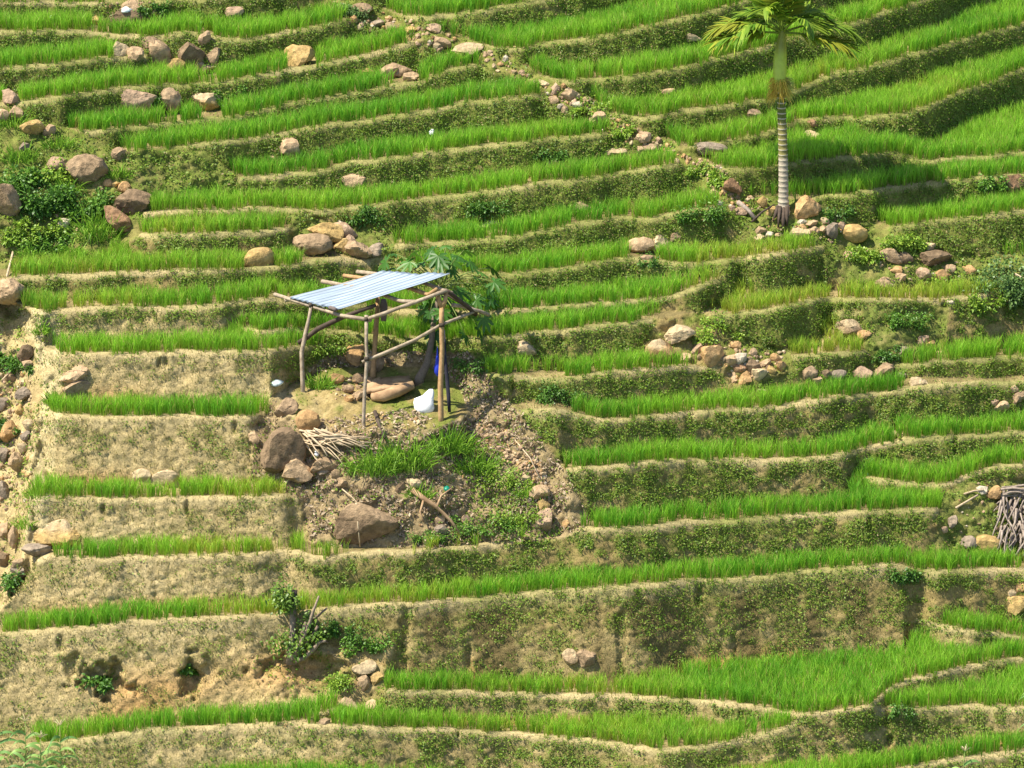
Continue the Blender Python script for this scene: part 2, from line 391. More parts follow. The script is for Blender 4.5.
oran = np.exp(-((XG - 290) / 60) ** 2 - ((YG - 672) / 22) ** 2) + np.exp(-((XG - 160) / 55) ** 2 - ((YG - 690) / 22) ** 2)
col = mixc(col, (0.45, 0.26, 0.10), np.clip(oran, 0, 1) * .7)
rustsoil = np.exp(-((XG - 100) / 50) ** 2 - ((YG - 398) / 12) ** 2) + np.exp(-((XG - 100) / 50) ** 2 - ((YG - 480) / 10) ** 2)
col = mixc(col, (0.40, 0.22, 0.09), np.clip(rustsoil, 0, 1) * .6)
topb = np.where(RISER, sstep(.55, .1, np.nan_to_num(RISF, nan=1.)), 0)
gcov = np.clip(GREEN + (n2 - .5) * 1.3 + (n1 - .5) * .8 + topb * .22, 0, 1)
gcov = sstep(.15, .7, gcov) * (1 - .6 * tanzone) * (1 - .35 * in_poly(XG, YG, [(330,598),(900,566),(900,690),(330,700)]))
col = mixc(col, (0.145, 0.175, 0.035), gcov * .92)
lush = in_poly(XG, YG, RIGHTBANK) | in_poly(XG, YG, LEFTKNOLL) | in_poly(XG, YG, KBANK) | in_poly(XG, YG, PALMBANK) | in_poly(XG, YG, MIDBANK) | in_poly(XG, YG, TURNBANK) | in_poly(XG, YG, WOODBANK)
col = np.where(lush[..., None], mixc(col, (0.15, 0.185, 0.04), .45 + sstep(.3, .55, n2) * .5), col)
moundm = in_poly(XG, YG, MOUND) & ~in_poly(XG, YG, PLATFORM)
col = np.where(moundm[..., None], mixc(mixc(col, (0.32, 0.24, 0.135), np.full(XG.shape, .75)), (0.21, 0.15, 0.085), sstep(.42, .68, n2) * .8), col)
damp = sstep(.46, .62, fbm(XG / 22, YG / 70, 310, 3)) * np.where(RISER, 1, 0) * in_poly(XG, YG, [(300,600),(900,570),(900,700),(300,700)])
col = mixc(col, (0.13, 0.10, 0.042), damp * .8)
tread_m = ~RISER & ~ISBANK
col = np.where(tread_m[..., None], mixc(np.zeros(XG.shape + (3,)) + np.array((0.20, 0.16, 0.07)), (0.33, 0.26, 0.12), sstep(.4, .7, n2)), col)
crest = np.where(ISBANK, 0, sstep(4.0, 2.0, RIMD + (n3 - .5) * 2.5) + np.where(RISER, sstep(.2, .02, np.nan_to_num(RISF, nan=1.) + (n3 - .5) * .1), 0))
rimc = mixc(np.zeros(XG.shape + (3,)) + np.array((0.40, 0.325, 0.165)), (0.22, 0.225, 0.07), sstep(.35, .75, n1 * .5 + GREEN * .55))
cc = np.clip(crest, 0, 1)[..., None]
col = col * (1 - cc) + rimc * cc
trail = in_poly(XG, YG, [(8,300),(60,316),(62,358),(60,420),(50,500),(50,560),(20,575),(34,470),(44,380),(26,330)])
col = np.where((trail & (RIMD > 0))[..., None], mixc(col, (0.50, 0.42, 0.23), sstep(.25, .6, n2) * .8), col)
shadecol = in_poly(XG, YG, [(445,392),(485,392),(560,520),(575,535),(520,520)])
col = np.clip(col * (0.86 + 0.28 * n3[..., None]), 0.01, 0.7)

# ------------------------------------------------------------------ material helpers
def new_mat(name):
    m = bpy.data.materials.new(name); m.use_nodes = True
    nt = m.node_tree; b = nt.nodes['Principled BSDF']
    b.inputs['Specular IOR Level'].default_value = 0.25
    return m, nt, b

def noise_node(nt, scale, detail=6, rough=.6, coord='Object'):
    tc = nt.nodes.new('ShaderNodeTexCoord'); n = nt.nodes.new('ShaderNodeTexNoise')
    n.inputs['Scale'].default_value = scale; n.inputs['Detail'].default_value = detail; n.inputs['Roughness'].default_value = rough
    nt.links.new(tc.outputs[coord], n.inputs['Vector'])
    return n

def add_bump(nt, b, src, strength, dist):
    bp = nt.nodes.new('ShaderNodeBump'); bp.inputs['Strength'].default_value = strength; bp.inputs['Distance'].default_value = dist
    nt.links.new(src, bp.inputs['Height']); nt.links.new(bp.outputs[0], b.inputs['Normal'])
    return bp

def ramp(nt, src, stops):
    r = nt.nodes.new('ShaderNodeValToRGB')
    el = r.color_ramp.elements
    while len(el) < len(stops): el.new(.5)
    for e, (p, c) in zip(el, stops): e.position = p; e.color = (*c, 1)
    nt.links.new(src, r.inputs[0])
    return r

def attr_node(nt, name):
    a = nt.nodes.new('ShaderNodeAttribute'); a.attribute_name = name
    return a

def mul_color(nt, c, fac_src, lo, hi):
    mr = nt.nodes.new('ShaderNodeMapRange'); mr.inputs[3].default_value = lo; mr.inputs[4].default_value = hi
    mr.inputs[1].default_value = .3; mr.inputs[2].default_value = .7
    nt.links.new(fac_src, mr.inputs[0])
    v = nt.nodes.new('ShaderNodeVectorMath'); v.operation = 'SCALE'
    nt.links.new(c, v.inputs[0]); nt.links.new(mr.outputs[0], v.inputs['Scale'])
    return v.outputs[0]

def earth_material():
    m, nt, b = new_mat('earth')
    a = attr_node(nt, 'tint')
    n = noise_node(nt, 9.0, 9, .75); n2 = noise_node(nt, 26.0, 6, .75)
    c = mul_color(nt, a.outputs['Color'], n.outputs[0], .66, 1.32)
    c = mul_color(nt, c, n2.outputs[0], .62, 1.38)
    nt.links.new(c, b.inputs['Base Color'])
    b.inputs['Roughness'].default_value = .95
    b.inputs['Specular IOR Level'].default_value = .1
    mx = nt.nodes.new('ShaderNodeMath'); mx.operation = 'ADD'
    nt.links.new(n.outputs[0], mx.inputs[0])
    h = nt.nodes.new('ShaderNodeMath'); h.operation = 'MULTIPLY'; h.inputs[1].default_value = .35
    nt.links.new(n2.outputs[0], h.inputs[0]); nt.links.new(h.outputs[0], mx.inputs[1])
    add_bump(nt, b, mx.outputs[0], .8, .05)
    return m

def leaf_material(name, trans=.35, rough=.5, spec=.3):
    m, nt, b = new_mat(name)
    a = attr_node(nt, 'tint')
    nt.links.new(a.outputs['Color'], b.inputs['Base Color'])
    b.inputs['Roughness'].default_value = rough
    b.inputs['Specular IOR Level'].default_value = spec
    tr = nt.nodes.new('ShaderNodeBsdfTranslucent'); nt.links.new(a.outputs['Color'], tr.inputs['Color'])
    mx = nt.nodes.new('ShaderNodeMixShader'); mx.inputs[0].default_value = trans
    out = nt.nodes['Material Output']
    nt.links.new(b.outputs[0], mx.inputs[1]); nt.links.new(tr.outputs[0], mx.inputs[2]); nt.links.new(mx.outputs[0], out.inputs['Surface'])
    return m

MAT_EARTH = earth_material()
MAT_RICE = leaf_material('rice_leaf', .45, .5, .25)
MAT_WEED = leaf_material('weed_leaf', .3, .5, .3)
MAT_STRAW = leaf_material('dry_grass_blade', .2, .8, .1)

def link(o):
    scene.collection.objects.link(o); return o

def mesh_np(name, verts, faces_flat, face_sizes, mat, tint=None, smooth=False):
    """mesh from numpy arrays; faces_flat = loop vertex indices, face_sizes = loops per face"""
    me = bpy.data.meshes.new(name)
    nv = len(verts); nl = len(faces_flat); nf = len(face_sizes)
    me.vertices.add(nv); me.loops.add(nl); me.polygons.add(nf)
    me.vertices.foreach_set('co', np.asarray(verts, np.float32).ravel())
    me.loops.foreach_set('vertex_index', np.asarray(faces_flat, np.int32))
    starts = np.concatenate([[0], np.cumsum(face_sizes)[:-1]]).astype(np.int32)
    me.polygons.foreach_set('loop_start', starts)
    try: me.polygons.foreach_set('loop_total', np.asarray(face_sizes, np.int32))
    except Exception: pass
    me.polygons.foreach_set('use_smooth', np.full(nf, smooth))
    me.update(calc_edges=True)
    if tint is not None:
        at = me.color_attributes.new('tint', 'FLOAT_COLOR', 'POINT')
        rgba = np.ones((nv, 4), np.float32); rgba[:, :3] = tint
        at.data.foreach_set('color', rgba.ravel())
    if mat: me.materials.append(mat)
    return me

def add(name, me, parent=None, **props):
    o = bpy.data.objects.new(name, me); link(o)
    if parent is not None: o.parent = parent
    for k, v in props.items(): o[k] = v
    return o

# ------------------------------------------------------------------ hillside mesh, carried on beyond the frame
def build_hillside():
    nv = NX * NY
    verts = P.reshape(-1, 3)
    idx = np.arange(nv).reshape(NY, NX)
    q = np.stack([idx[1:, :-1], idx[1:, 1:], idx[:-1, 1:], idx[:-1, :-1]], -1).reshape(-1, 4)
    tint = col.reshape(-1, 3)
    # the rest of the slope, coarse, all round
    extra = []; ex_t = []; ex_f = []
    base = nv
    def strip(ring, out):
        nonlocal base
        n = len(ring)
        o = np.asarray(out); extra.append(o); ex_t.append(np.tile((0.20, 0.22, 0.07), (n, 1)))
        ids = base + np.arange(n); base += n
        for k in range(n - 1): ex_f.append((ring[k], ring[k + 1], ids[k + 1], ids[k]))
        return ids
    border = np.concatenate([idx[0, ::6], [idx[0, -1]], idx[::6, -1][1:], [idx[-1, -1]], idx[-1, ::-6][1:], [idx[-1, 0]], idx[::-6, 0][1:], [idx[0, 0]]])
    B = verts[border].copy(); cen = B.mean(0); ring = border
    for k, s in enumerate((3., 9., 25., 60., 140.)):
        d = B[:, :2] - cen[:2]; d = d / np.linalg.norm(d, axis=1)[:, None]
        o = B.copy(); o[:, :2] += d * s
        o[:, 2] += np.where(d[:, 1] > 0, d[:, 1] * .55, np.where(B[:, 1] > -70, d[:, 1] * .55, 0)) * min(s, 70) + (fbm(B[:, 0] / 3 + s, B[:, 1] / 3, 401 + k) - .5) * s * .03 - np.abs(np.minimum(d[:, 0], 0)) * s * .3
        ring = strip(ring, o)
    verts = np.concatenate([verts] + extra); tint = np.concatenate([tint] + ex_t)
    fl = np.concatenate([q, np.array(ex_f)]).ravel()
    me = mesh_np('hillside', verts, fl, np.full(len(fl) // 4, 4), MAT_EARTH, tint, True)
    return add('hillside', me, kind='structure', label='terraced earth hillside with low banks between the rice strips')
build_hillside()

# ------------------------------------------------------------------ young rice on every level strip
CELL = P[:-1, :-1]
DXv = P[:-1, 1:] - CELL; DYv = P[1:, :-1] - CELL
CR = np.cross(DYv, DXv); AREA = np.linalg.norm(CR, axis=-1)
NRM = CR / np.maximum(AREA, 1e-9)[..., None]
NRM[NRM[..., 2] < -.2] *= -1

def scatter(dens):
    lam = dens * AREA
    n = rng.poisson(lam)
    ii, jj = np.nonzero(n); rep = n[ii, jj]
    ii = np.repeat(ii, rep); jj = np.repeat(jj, rep)
    a = rng.random(len(ii))[:, None]; b = rng.random(len(ii))[:, None]
    pos = CELL[ii, jj] + a * DXv[ii, jj] + b * DYv[ii, jj]
    return ii, jj, pos


# ------------------------------------------------------------------ builders for things
def wood_material(name, c1, c2, scale=6.0):
    m, nt, b = new_mat(name)
    n = noise_node(nt, scale, 6, .65)
    r = ramp(nt, n.outputs[0], [(.3, c1), (.7, c2)])
    nt.links.new(r.outputs[0], b.inputs['Base Color']); b.inputs['Roughness'].default_value = .85
    add_bump(nt, b, n.outputs[0], .5, .02)
    return m

def tint_material(name, rough=.85, nscale=14.0, lo=.7, hi=1.25, bump=.6, bdist=.02, spec=.2):
    m, nt, b = new_mat(name)
    a = attr_node(nt, 'tint'); n = noise_node(nt, nscale, 8, .68)
    c = mul_color(nt, a.outputs['Color'], n.outputs[0], lo, hi)
    nt.links.new(c, b.inputs['Base Color']); b.inputs['Roughness'].default_value = rough; b.inputs['Specular IOR Level'].default_value = spec
    add_bump(nt, b, n.outputs[0], bump, bdist)
    return m

def plain_material(name, c, rough=.6, metal=0.0, nscale=8.0, amt=.15):
    m, nt, b = new_mat(name)
    n = noise_node(nt, nscale, 6, .6)
    r = ramp(nt, n.outputs[0], [(.3, tuple(x * (1 - amt) for x in c)), (.7, tuple(min(1, x * (1 + amt)) for x in c))])
    nt.links.new(r.outputs[0], b.inputs['Base Color']); b.inputs['Roughness'].default_value = rough; b.inputs['Metallic'].default_value = metal
    return m

MAT_ROCK = tint_material('boulder_stone', .9, 7.0, .5, 1.45, 1.0, .06, .15)
MAT_POLE = wood_material('weathered_pole', (0.20, 0.15, 0.10), (0.46, 0.38, 0.28), 9)
MAT_POLE2 = wood_material('bare_orange_pole', (0.26, 0.15, 0.07), (0.50, 0.33, 0.16), 8)
MAT_DARKWOOD = wood_material('dark_branch', (0.045, 0.033, 0.025), (0.11, 0.08, 0.06), 5)
MAT_STICK = wood_material('dry_stick', (0.36, 0.27, 0.17), (0.62, 0.50, 0.34), 9)
MAT_GREYSTICK = wood_material('grey_firewood', (0.13, 0.10, 0.08), (0.42, 0.35, 0.29), 9)
MAT_LOG = wood_material('rotting_log', (0.22, 0.13, 0.07), (0.48, 0.33, 0.19), 4)
MAT_PALMLEAF = leaf_material('palm_leaf', .35, .6, .25)
MAT_BROAD = leaf_material('broad_leaf', .28, .45, .4)
MAT_GRASSB = leaf_material('grass_blade', .35, .5, .3)
MAT_BARK = tint_material('tree_bark', .9, 18, .7, 1.25, .6, .02)
MAT_SACK = plain_material('white_plastic_sack', (0.86, 0.88, 0.90), .45, 0, 5, .06)
MAT_BLUE = plain_material('blue_plastic', (0.02, 0.04, 0.42), .4, 0, 6, .25)
MAT_CLOTH = plain_material('dark_cloth', (0.03, 0.03, 0.045), .9, 0, 6, .3)
MAT_GREYCLOTH = plain_material('grey_cloth', (0.16, 0.13, 0.12), .9, 0, 6, .3)
MAT_GREENP = plain_material('green_plastic', (0.01, 0.20, 0.13), .35, 0, 6, .1)

def roof_material():
    m, nt, b = new_mat('galvanised_tin')
    tc = nt.nodes.new('ShaderNodeTexCoord'); mp = nt.nodes.new('ShaderNodeMapping'); mp.inputs['Scale'].default_value = (.25, 3.0, 1)
    nt.links.new(tc.outputs['UV'], mp.inputs['Vector'])
    n = nt.nodes.new('ShaderNodeTexNoise'); n.inputs['Scale'].default_value = 4; n.inputs['Detail'].default_value = 8
    nt.links.new(mp.outputs[0], n.inputs['Vector'])
    r = ramp(nt, n.outputs[0], [(.22, (0.15, 0.125, 0.11)), (.32, (0.14, 0.17, 0.21)), (.5, (0.165, 0.215, 0.28)), (.7, (0.215, 0.275, 0.345))])
    nt.links.new(r.outputs[0], b.inputs['Base Color'])
    b.inputs['Metallic'].default_value = .25; b.inputs['Roughness'].default_value = .55
    return m
MAT_TIN = roof_material()

class MB:
    def __init__(s): s.v = []; s.f = []; s.t = []; s.mi = []
    def addv(s, pts, tint=(.5, .5, .5)):
        b = len(s.v); s.v.extend([tuple(p) for p in pts]); s.t.extend([tuple(tint)] * len(pts)); return b
    def face(s, ids, mi=0): s.f.append(tuple(ids)); s.mi.append(mi)
    def tube(s, pts, rads, sides=7, tint=(.5, .5, .5), caps=True, wob=0.0, mi=0):
        pts = [Vector(p) for p in pts]; n = len(pts)
        if not hasattr(rads, '__len__'): rads = [rads] * n
        prev = None; rings = []
        for i, p in enumerate(pts):
            d = (pts[min(i + 1, n - 1)] - pts[max(i - 1, 0)]).normalized()
            if prev is None:
                a = d.orthogonal().normalized()
            else:
                a = (prev - d * prev.dot(d)).normalized()
            prev = a; b = d.cross(a)
            ring = []
            for k in range(sides):
                th = 2 * math.pi * k / sides
                r = rads[i] * (1 + wob * (random.random() - .5))
                ring.append(p + (a * math.cos(th) + b * math.sin(th)) * r)
            rings.append(s.addv(ring, tint[i] if isinstance(tint, list) else tint))
        for i in range(n - 1):
            for k in range(sides):
                k2 = (k + 1) % sides
                s.face((rings[i] + k, rings[i] + k2, rings[i + 1] + k2, rings[i + 1] + k), mi)
        if caps:
            s.face([rings[0] + k for k in range(sides)][::-1], mi); s.face([rings[-1] + k for k in range(sides)], mi)
    def leaf(s, base, d, nrm, length, width, tint, droop=.2, segs=2, tip=.0, fold=0.0):
        """a blade that narrows to its end and bends down"""
        d = Vector(d).normalized(); nrm = Vector(nrm); side = d.cross(nrm)
        if side.length < 1e-4: side = d.orthogonal()
        side.normalize(); up = side.cross(d).normalized(); base = Vector(base)
        prev = None
        for i in range(segs + 1):
            u = i / segs
            c = base + d * length * u * (1 - .25 * droop * u) + Vector((0, 0, -1)) * droop * length * u * u
            w = width * .5 * (max(0.0, math.sin(math.pi * min(1, .18 + .82 * u)) ** .7) if i < segs else tip)
            if i == segs and tip == 0:
                k = s.addv([c], tint); s.face((prev, prev + 1, k))
            else:
                k = s.addv([c - side * w + up * fold * w, c + side * w + up * fold * w], tint)
                if prev is not None: s.face((prev, prev + 1, k + 1, k))
                prev = k
    def build(s, name, mat, parent=None, smooth=True, **props):
        me = bpy.data.meshes.new(name); me.from_pydata(s.v, [], s.f); me.update()
        at = me.color_attributes.new('tint', 'FLOAT_COLOR', 'POINT')
        arr = np.ones((len(s.v), 4), np.float32); arr[:, :3] = np.array(s.t); at.data.foreach_set('color', arr.ravel())
        for m in (mat if isinstance(mat, (list, tuple)) else [mat]): me.materials.append(m)
        if any(s.mi): me.polygons.foreach_set('material_index', s.mi)
        me.polygons.foreach_set('use_smooth', [smooth] * len(s.f))
        o = bpy.data.objects.new(name, me); link(o)
        if parent is not None:
            o.parent = parent; pw = Vector((0, 0, 0)); a = parent
            while a is not None: pw += a.location; a = a.parent
            o.location = -pw
        for k, v in props.items(): o[k] = v
        return o

def thing(name, loc, label, category, group=None):
    o = bpy.data.objects.new(name, None); link(o); o.empty_display_size = .2
    o.location = loc; o['label'] = label; o['category'] = category
    if group: o['group'] = group
    return o

def at(px, py, t): return Vector(pix_point(px, py, t))
def kpx(t): return FPX / t                    # pixels per metre at that distance

def bend(a, b, sag, n=6, jit=.0):
    """a slightly crooked line between two points"""
    a, b = Vector(a), Vector(b); out = []
    for i in range(n):
        u = i / (n - 1); p = a.lerp(b, u) + Vector(sag) * (4 * u * (1 - u))
        if 0 < i < n - 1: p += Vector((random.uniform(-jit, jit), random.uniform(-jit, jit), random.uniform(-jit, jit)))
        out.append(p)
    return out

# ---- boulders -------------------------------------------------------------
def ico(sub):
    import bmesh
    bm = bmesh.new(); bmesh.ops.create_icosphere(bm, subdivisions=sub, radius=1.0)
    v = np.array([q.co[:] for q in bm.verts]); f = np.array([[q.index for q in p.verts] for p in bm.faces]); bm.free()
    return v, f
ICO = {1: ico(1), 2: ico(2), 3: ico(3), 4: ico(4)}
TONES = {'tan': (0.44, 0.31, 0.185), 'orange': (0.46, 0.285, 0.13), 'pale': (0.50, 0.385, 0.23), 'yellow': (0.46, 0.315, 0.125), 'grey': (0.27, 0.215, 0.16),
         'dark': (0.20, 0.14, 0.085), 'brown': (0.34, 0.24, 0.145), 'rust': (0.32, 0.19, 0.105), 'white': (0.54, 0.46, 0.34), 'pink': (0.42, 0.29, 0.19)}
TONEW = {'tan': 'tan', 'orange': 'orange-brown', 'pale': 'pale sandy', 'yellow': 'yellowish', 'grey': 'grey', 'dark': 'dark grey', 'brown': 'brown', 'rust': 'rust-brown', 'white': 'whitish', 'pink': 'dull brown'}

def rock_verts(seed, sub, ang=.75):
    r = np.random.default_rng(seed)
    v, f = ICO[sub]
    k = r.integers(7, 11)
    pl = r.normal(0, 1, (k, 3)); pl /= np.linalg.norm(pl, axis=1)[:, None]
    d = r.uniform(.40, .72, k)
    dots = v @ pl.T
    lim = np.where(dots > .05, d[None] / np.maximum(dots, .05), 9)
    cut = np.minimum(lim.min(1), 1.0)
    cut = np.clip(cut, .3, 1.0)
    rad = cut * ang + (1 - ang) * .9
    rad = rad + (fbm(v[:, 0] * 2.2 + seed, v[:, 1] * 2.2 + v[:, 2] * 1.7, seed % 1000, 3) - .5) * .13 + (fbm(v[:, 0] * 6 + seed, v[:, 2] * 6 + v[:, 1] * 5, seed % 997 + 5, 3) - .5) * .12
    p = v * rad[:, None]
    lo, hi = p.min(0), p.max(0)
    return (p - (lo + hi) / 2) / ((hi - lo) / 2), f

rock_seed = [1000]
ROCKBOX = []
def rock(box, tone, label=None, name='boulder', sink=.30, depth=.8, roll=None, group=None, ang=.95, cap=None, t=None):
    x0, y0, x1, y1 = box; ROCKBOX.append(box); rock_seed[0] += 7; seed = rock_seed[0]
    cx, cy = (x0 + x1) / 2, (y0 + y1) / 2
    if t is None:
        bw = (x1 - x0) * .42
        tg = float(min(depth_at(np.array([cx - bw, cx, cx + bw, cx - bw, cx + bw]), np.array([y1 - 2, y1 - 1, y1 - 2, cy, cy])))) + .03
    else: tg = t
    k = kpx(tg); w = (x1 - x0) / k * 1.06; h = (y1 - y0) / k * 1.1; d = depth * max(w, .8 * h) if w < 1.3 * h else depth * w * .85
    tc = tg + sink * .45 * d
    c = at(cx, cy + (y1 - y0) * .04, tc)
    sub = 3 if w * k > 15 else 2
    if w * k > 34: sub = 4
    p, f = rock_verts(seed, sub, ang)
    p = p * np.array([w / 2, d / 2, h / 2])
    if roll is None: roll = 0
    if roll:
        a = math.radians(roll); ca, sa = math.cos(a), math.sin(a)
        p = np.stack([p[:, 0] * ca + p[:, 2] * sa, p[:, 1], -p[:, 0] * sa + p[:, 2] * ca], -1)
    base = np.array(TONES[tone]); r = np.random.default_rng(seed)
    n = fbm(p[:, 0] * 3 / w + seed, p[:, 2] * 3 / w + p[:, 1] * 2, seed % 991, 3)[:, None]
    other = np.array(TONES[r.choice(['grey', 'tan', 'brown', 'pale'])])
    tint = base * (.82 + .36 * n) * (1 - .15 * sstep(.5, .7, n)) + other * .15 * sstep(.5, .7, n)
    tint *= r.uniform(.88, 1.12)
    if cap is not None:
        up = sstep(.1, .7, p[:, 2:3] / (h / 2) + (n - .5)); tint = tint * (1 - up) + np.array(TONES[cap]) * up
    me = mesh_np(name, p, f.ravel(), np.full(len(f), 3), MAT_ROCK, tint, True)
    me.set_sharp_from_angle(angle=math.radians(24))
    o = bpy.data.objects.new(name, me); link(o); o.location = c
    if label: o['label'] = label; o['category'] = 'rock'
    if group: o['group'] = group
    return o

ORD = ['leftmost', 'second from left', 'third from left', 'fourth from left', 'fifth from left', 'sixth from left', 'seventh from left', 'eighth from left', 'ninth from left', 'tenth from left', 'eleventh from left', 'twelfth from left', 'thirteenth from left', 'fourteenth from left', 'fifteenth from left', 'sixteenth from left', 'seventeenth from left', 'eighteenth from left', 'nineteenth from left', 'twentieth from left', 'twenty-first from left']
def pile(place, group, items, **kw):
    """stones of one heap, told apart by size, colour and their order from the left"""
    items = sorted(items, key=lambda q: q[0][0] + q[0][2])
    n = len(items)
    for i, it in enumerate(items):
        w = it[0][2] - it[0][0]
        size = 'small' if w < 12 else ('large' if w > 24 else 'mid-sized')
        o = ORD[i] if (i < n - 1 or n == 1) else 'rightmost'
        k2 = dict(kw)
        if len(it) > 2: k2.update(it[2])
        lab = f'{size} {TONEW[it[1]]} stone, {o} {place}'
        if len(lab.replace('-', ' ').split()) > 16: lab = f'{TONEW[it[1]]} stone, {o} {place}'
        rock(it[0], it[1], lab, 'boulder' if w >= 24 else 'stone', group=group, **k2)

pile('in the upper left boulder heap', 'boulders heaped at the upper left', [
    ((113,41,131,59), 'pale'), ((127,46,144,61), 'tan'), ((141,36,160,54), 'brown'), ((149,38,172,65), 'tan'), ((165,57,186,72), 'yellow'), ((176,40,205,67), 'dark'),
    ((198,30,213,49), 'tan', dict(roll=35)), ((196,58,218,74), 'pink'), ((205,47,220,64), 'brown')], sink=.15)
pile('by the pale scraps at the top edge', 'rocks by the top edge', [
    ((90,15,103,26), 'yellow'), ((100,8,148,24), 'dark', dict(depth=.4)), ((120,0,145,14), 'tan'), ((145,14,154,22), 'pink'), ((154,12,172,23), 'tan')])
rock((225,6,244,22), 'pink', 'tan and grey stone on the top left terrace, right of the heap')
rock((122,89,156,111), 'pink', 'broad brown boulder set in the bank below the upper left heap', depth=.4, sink=.1)
rock((160,88,181,113), 'brown', 'tall brown boulder just right of the broad one in the bank', depth=.5, sink=.1)
rock((191,92,221,111), 'yellow', 'yellow boulder with a white chip on top, upper left terraces', sink=.2, cap='pale')
rock((200,87,209,94), 'white', 'white chip lying on the yellow boulder, upper left', 'stone', t=float(depth_at(205, 110)) + .2)
rock((284,45,315,67), 'yellow', 'pale yellow pointed boulder alone on an upper terrace strip', sink=.2)
rock((278,138,300,158), 'tan', 'tan stone set in the bank below the pale yellow boulder', 'stone', sink=.1)
rock((266,154,278,162), 'tan', 'small tan stone left of the tan stone in the bank', 'stone')
rock((342,174,366,188), 'tan', 'flat tan stone in a bank above the hut roof', depth=.5, sink=.1)
pile('in the outcrop beside the stony path', 'outcrop beside the stony path', [((362,68,374,77), 'orange'), ((378,64,398,80), 'tan'), ((391,63,412,78), 'brown'), ((403,72,420,84), 'tan')], sink=.2)
pile('along the upper stretch of the stony path', 'stones of the path, upper stretch', [
    ((350,3,372,16), 'brown'), ((385,22,400,31), 'tan'), ((425,23,441,33), 'pink'), ((432,36,452,47), 'tan'), ((452,43,483,55), 'pale'), ((370,19,384,27), 'grey'), ((404,26,418,33), 'yellow')], sink=.2)
pile('halfway down the stony path', 'stones of the path, middle stretch', [
    ((539,80,550,88), 'pale'), ((549,83,560,97), 'pink'), ((549,96,559,104), 'tan'), ((560,88,577,100), 'tan'), ((571,101,582,109), 'white'), ((588,111,609,124), 'tan')], sink=.2)
rock((605,147,628,158), 'pale', 'pale rounded stone at the back of a rice strip below the path', sink=.2)
pile('along the path above the palm gully', 'stones of the path, lower stretch', [((633,132,651,142), 'tan'), ((636,146,644,152), 'tan'), ((643,144,659,153), 'pink'), ((672,157,680,165), 'pale')], sink=.2)
rock((542,159,564,168), 'pale', 'pale flat stone under a dark tuft of weeds, centre top', depth=.5)
rock((693,142,727,154), 'grey', 'long low grey boulder in the bank left of the palm', depth=.5, sink=.1)
rock((684,33,702,41), 'pale', 'flat pale stone in a shaded bank left of the palm crown', 'stone', depth=.5)
rock((659,88,677,96), 'tan', 'flat tan stone below a shaded bank, left of the palm trunk', 'stone', depth=.5)
rock((747,109,762,121), 'pink', 'tan stone in the bank right beside the palm flower cluster', 'stone')
rock((803,131,820,141), 'pale', 'pale rounded stone among rice just right of the palm trunk', 'stone')
rock((807,119,818,128), 'rust', 'small reddish stone under weeds, right of the palm trunk', 'stone')
pile('in the gully just left of the palm', 'stones left of the palm', [((722,178,742,193), 'rust'), ((706,189,718,199), 'tan'), ((716,200,723,207), 'white'), ((757,195,767,209), 'yellow'), ((735,207,747,215), 'pink')], sink=.2)
rock((795,195,821,218), 'orange', 'big upright orange boulder right behind the palm base', sink=.15)
rock((842,224,867,242), 'yellow', 'round yellow boulder at the right end of the palm stones', sink=.15, ang=.5)
pile('in the row at the palm foot', 'stones at the foot of the palm', [
    ((820,217,830,225), 'pale'), ((797,219,807,225), 'white'), ((804,220,818,227), 'tan'), ((797,224,807,231), 'orange'), ((806,226,821,233), 'tan'), ((817,225,827,233), 'tan'), ((825,222,838,239), 'grey'),
    ((837,221,847,230), 'pink'), ((789,228,810,238), 'pale'), ((766,206,777,217), 'yellow'), ((755,226,767,234), 'tan'), ((764,231,773,238), 'white'), ((754,234,765,241), 'pale'), ((772,231,785,238), 'tan')], sink=.2)
pile('on the weedy bank beside the palm', 'stones on the weedy right bank', [
    ((843,251,854,259), 'tan'), ((880,247,902,263), 'tan'), ((896,252,913,264), 'dark'), ((919,250,952,265), 'dark'), ((890,266,902,275), 'orange'), ((895,273,906,282), 'tan'), ((874,277,897,286), 'tan'),
    ((916,268,931,281), 'pink'), ((935,269,949,283), 'orange'), ((943,264,956,273), 'tan'), ((963,265,976,274), 'orange'), ((917,242,935,251), 'pale')], sink=.2)
rock((1002,174,1026,193), 'rust', 'reddish brown rock at the right edge beside a small bush')
rock((836,318,866,334), 'brown', 'dark flat-topped boulder behind a rice strip, right middle', sink=.2, cap='pale')
rock((857,330,872,339), 'orange', 'small orange stone before the dark flat-topped boulder', 'stone')
rock((917,335,929,348), 'pink', 'pinkish stone below the round shadow, right middle', 'stone')
rock((926,340,936,350), 'orange', 'orange stone touching the pinkish one, right middle', 'stone')
rock((898,346,914,357), 'grey', 'grey stone right of the dark round bush', 'stone')
pile('in the dry stone row at right middle', 'stones of the low retaining row', [
    ((802,366,818,381), 'brown'), ((819,369,833,379), 'dark'), ((830,369,846,382), 'grey'), ((852,366,872,381), 'pink'), ((871,362,897,379), 'brown'), ((809,376,823,386), 'tan'), ((897,371,907,379), 'grey'), ((910,377,928,387), 'pale')], sink=.1)
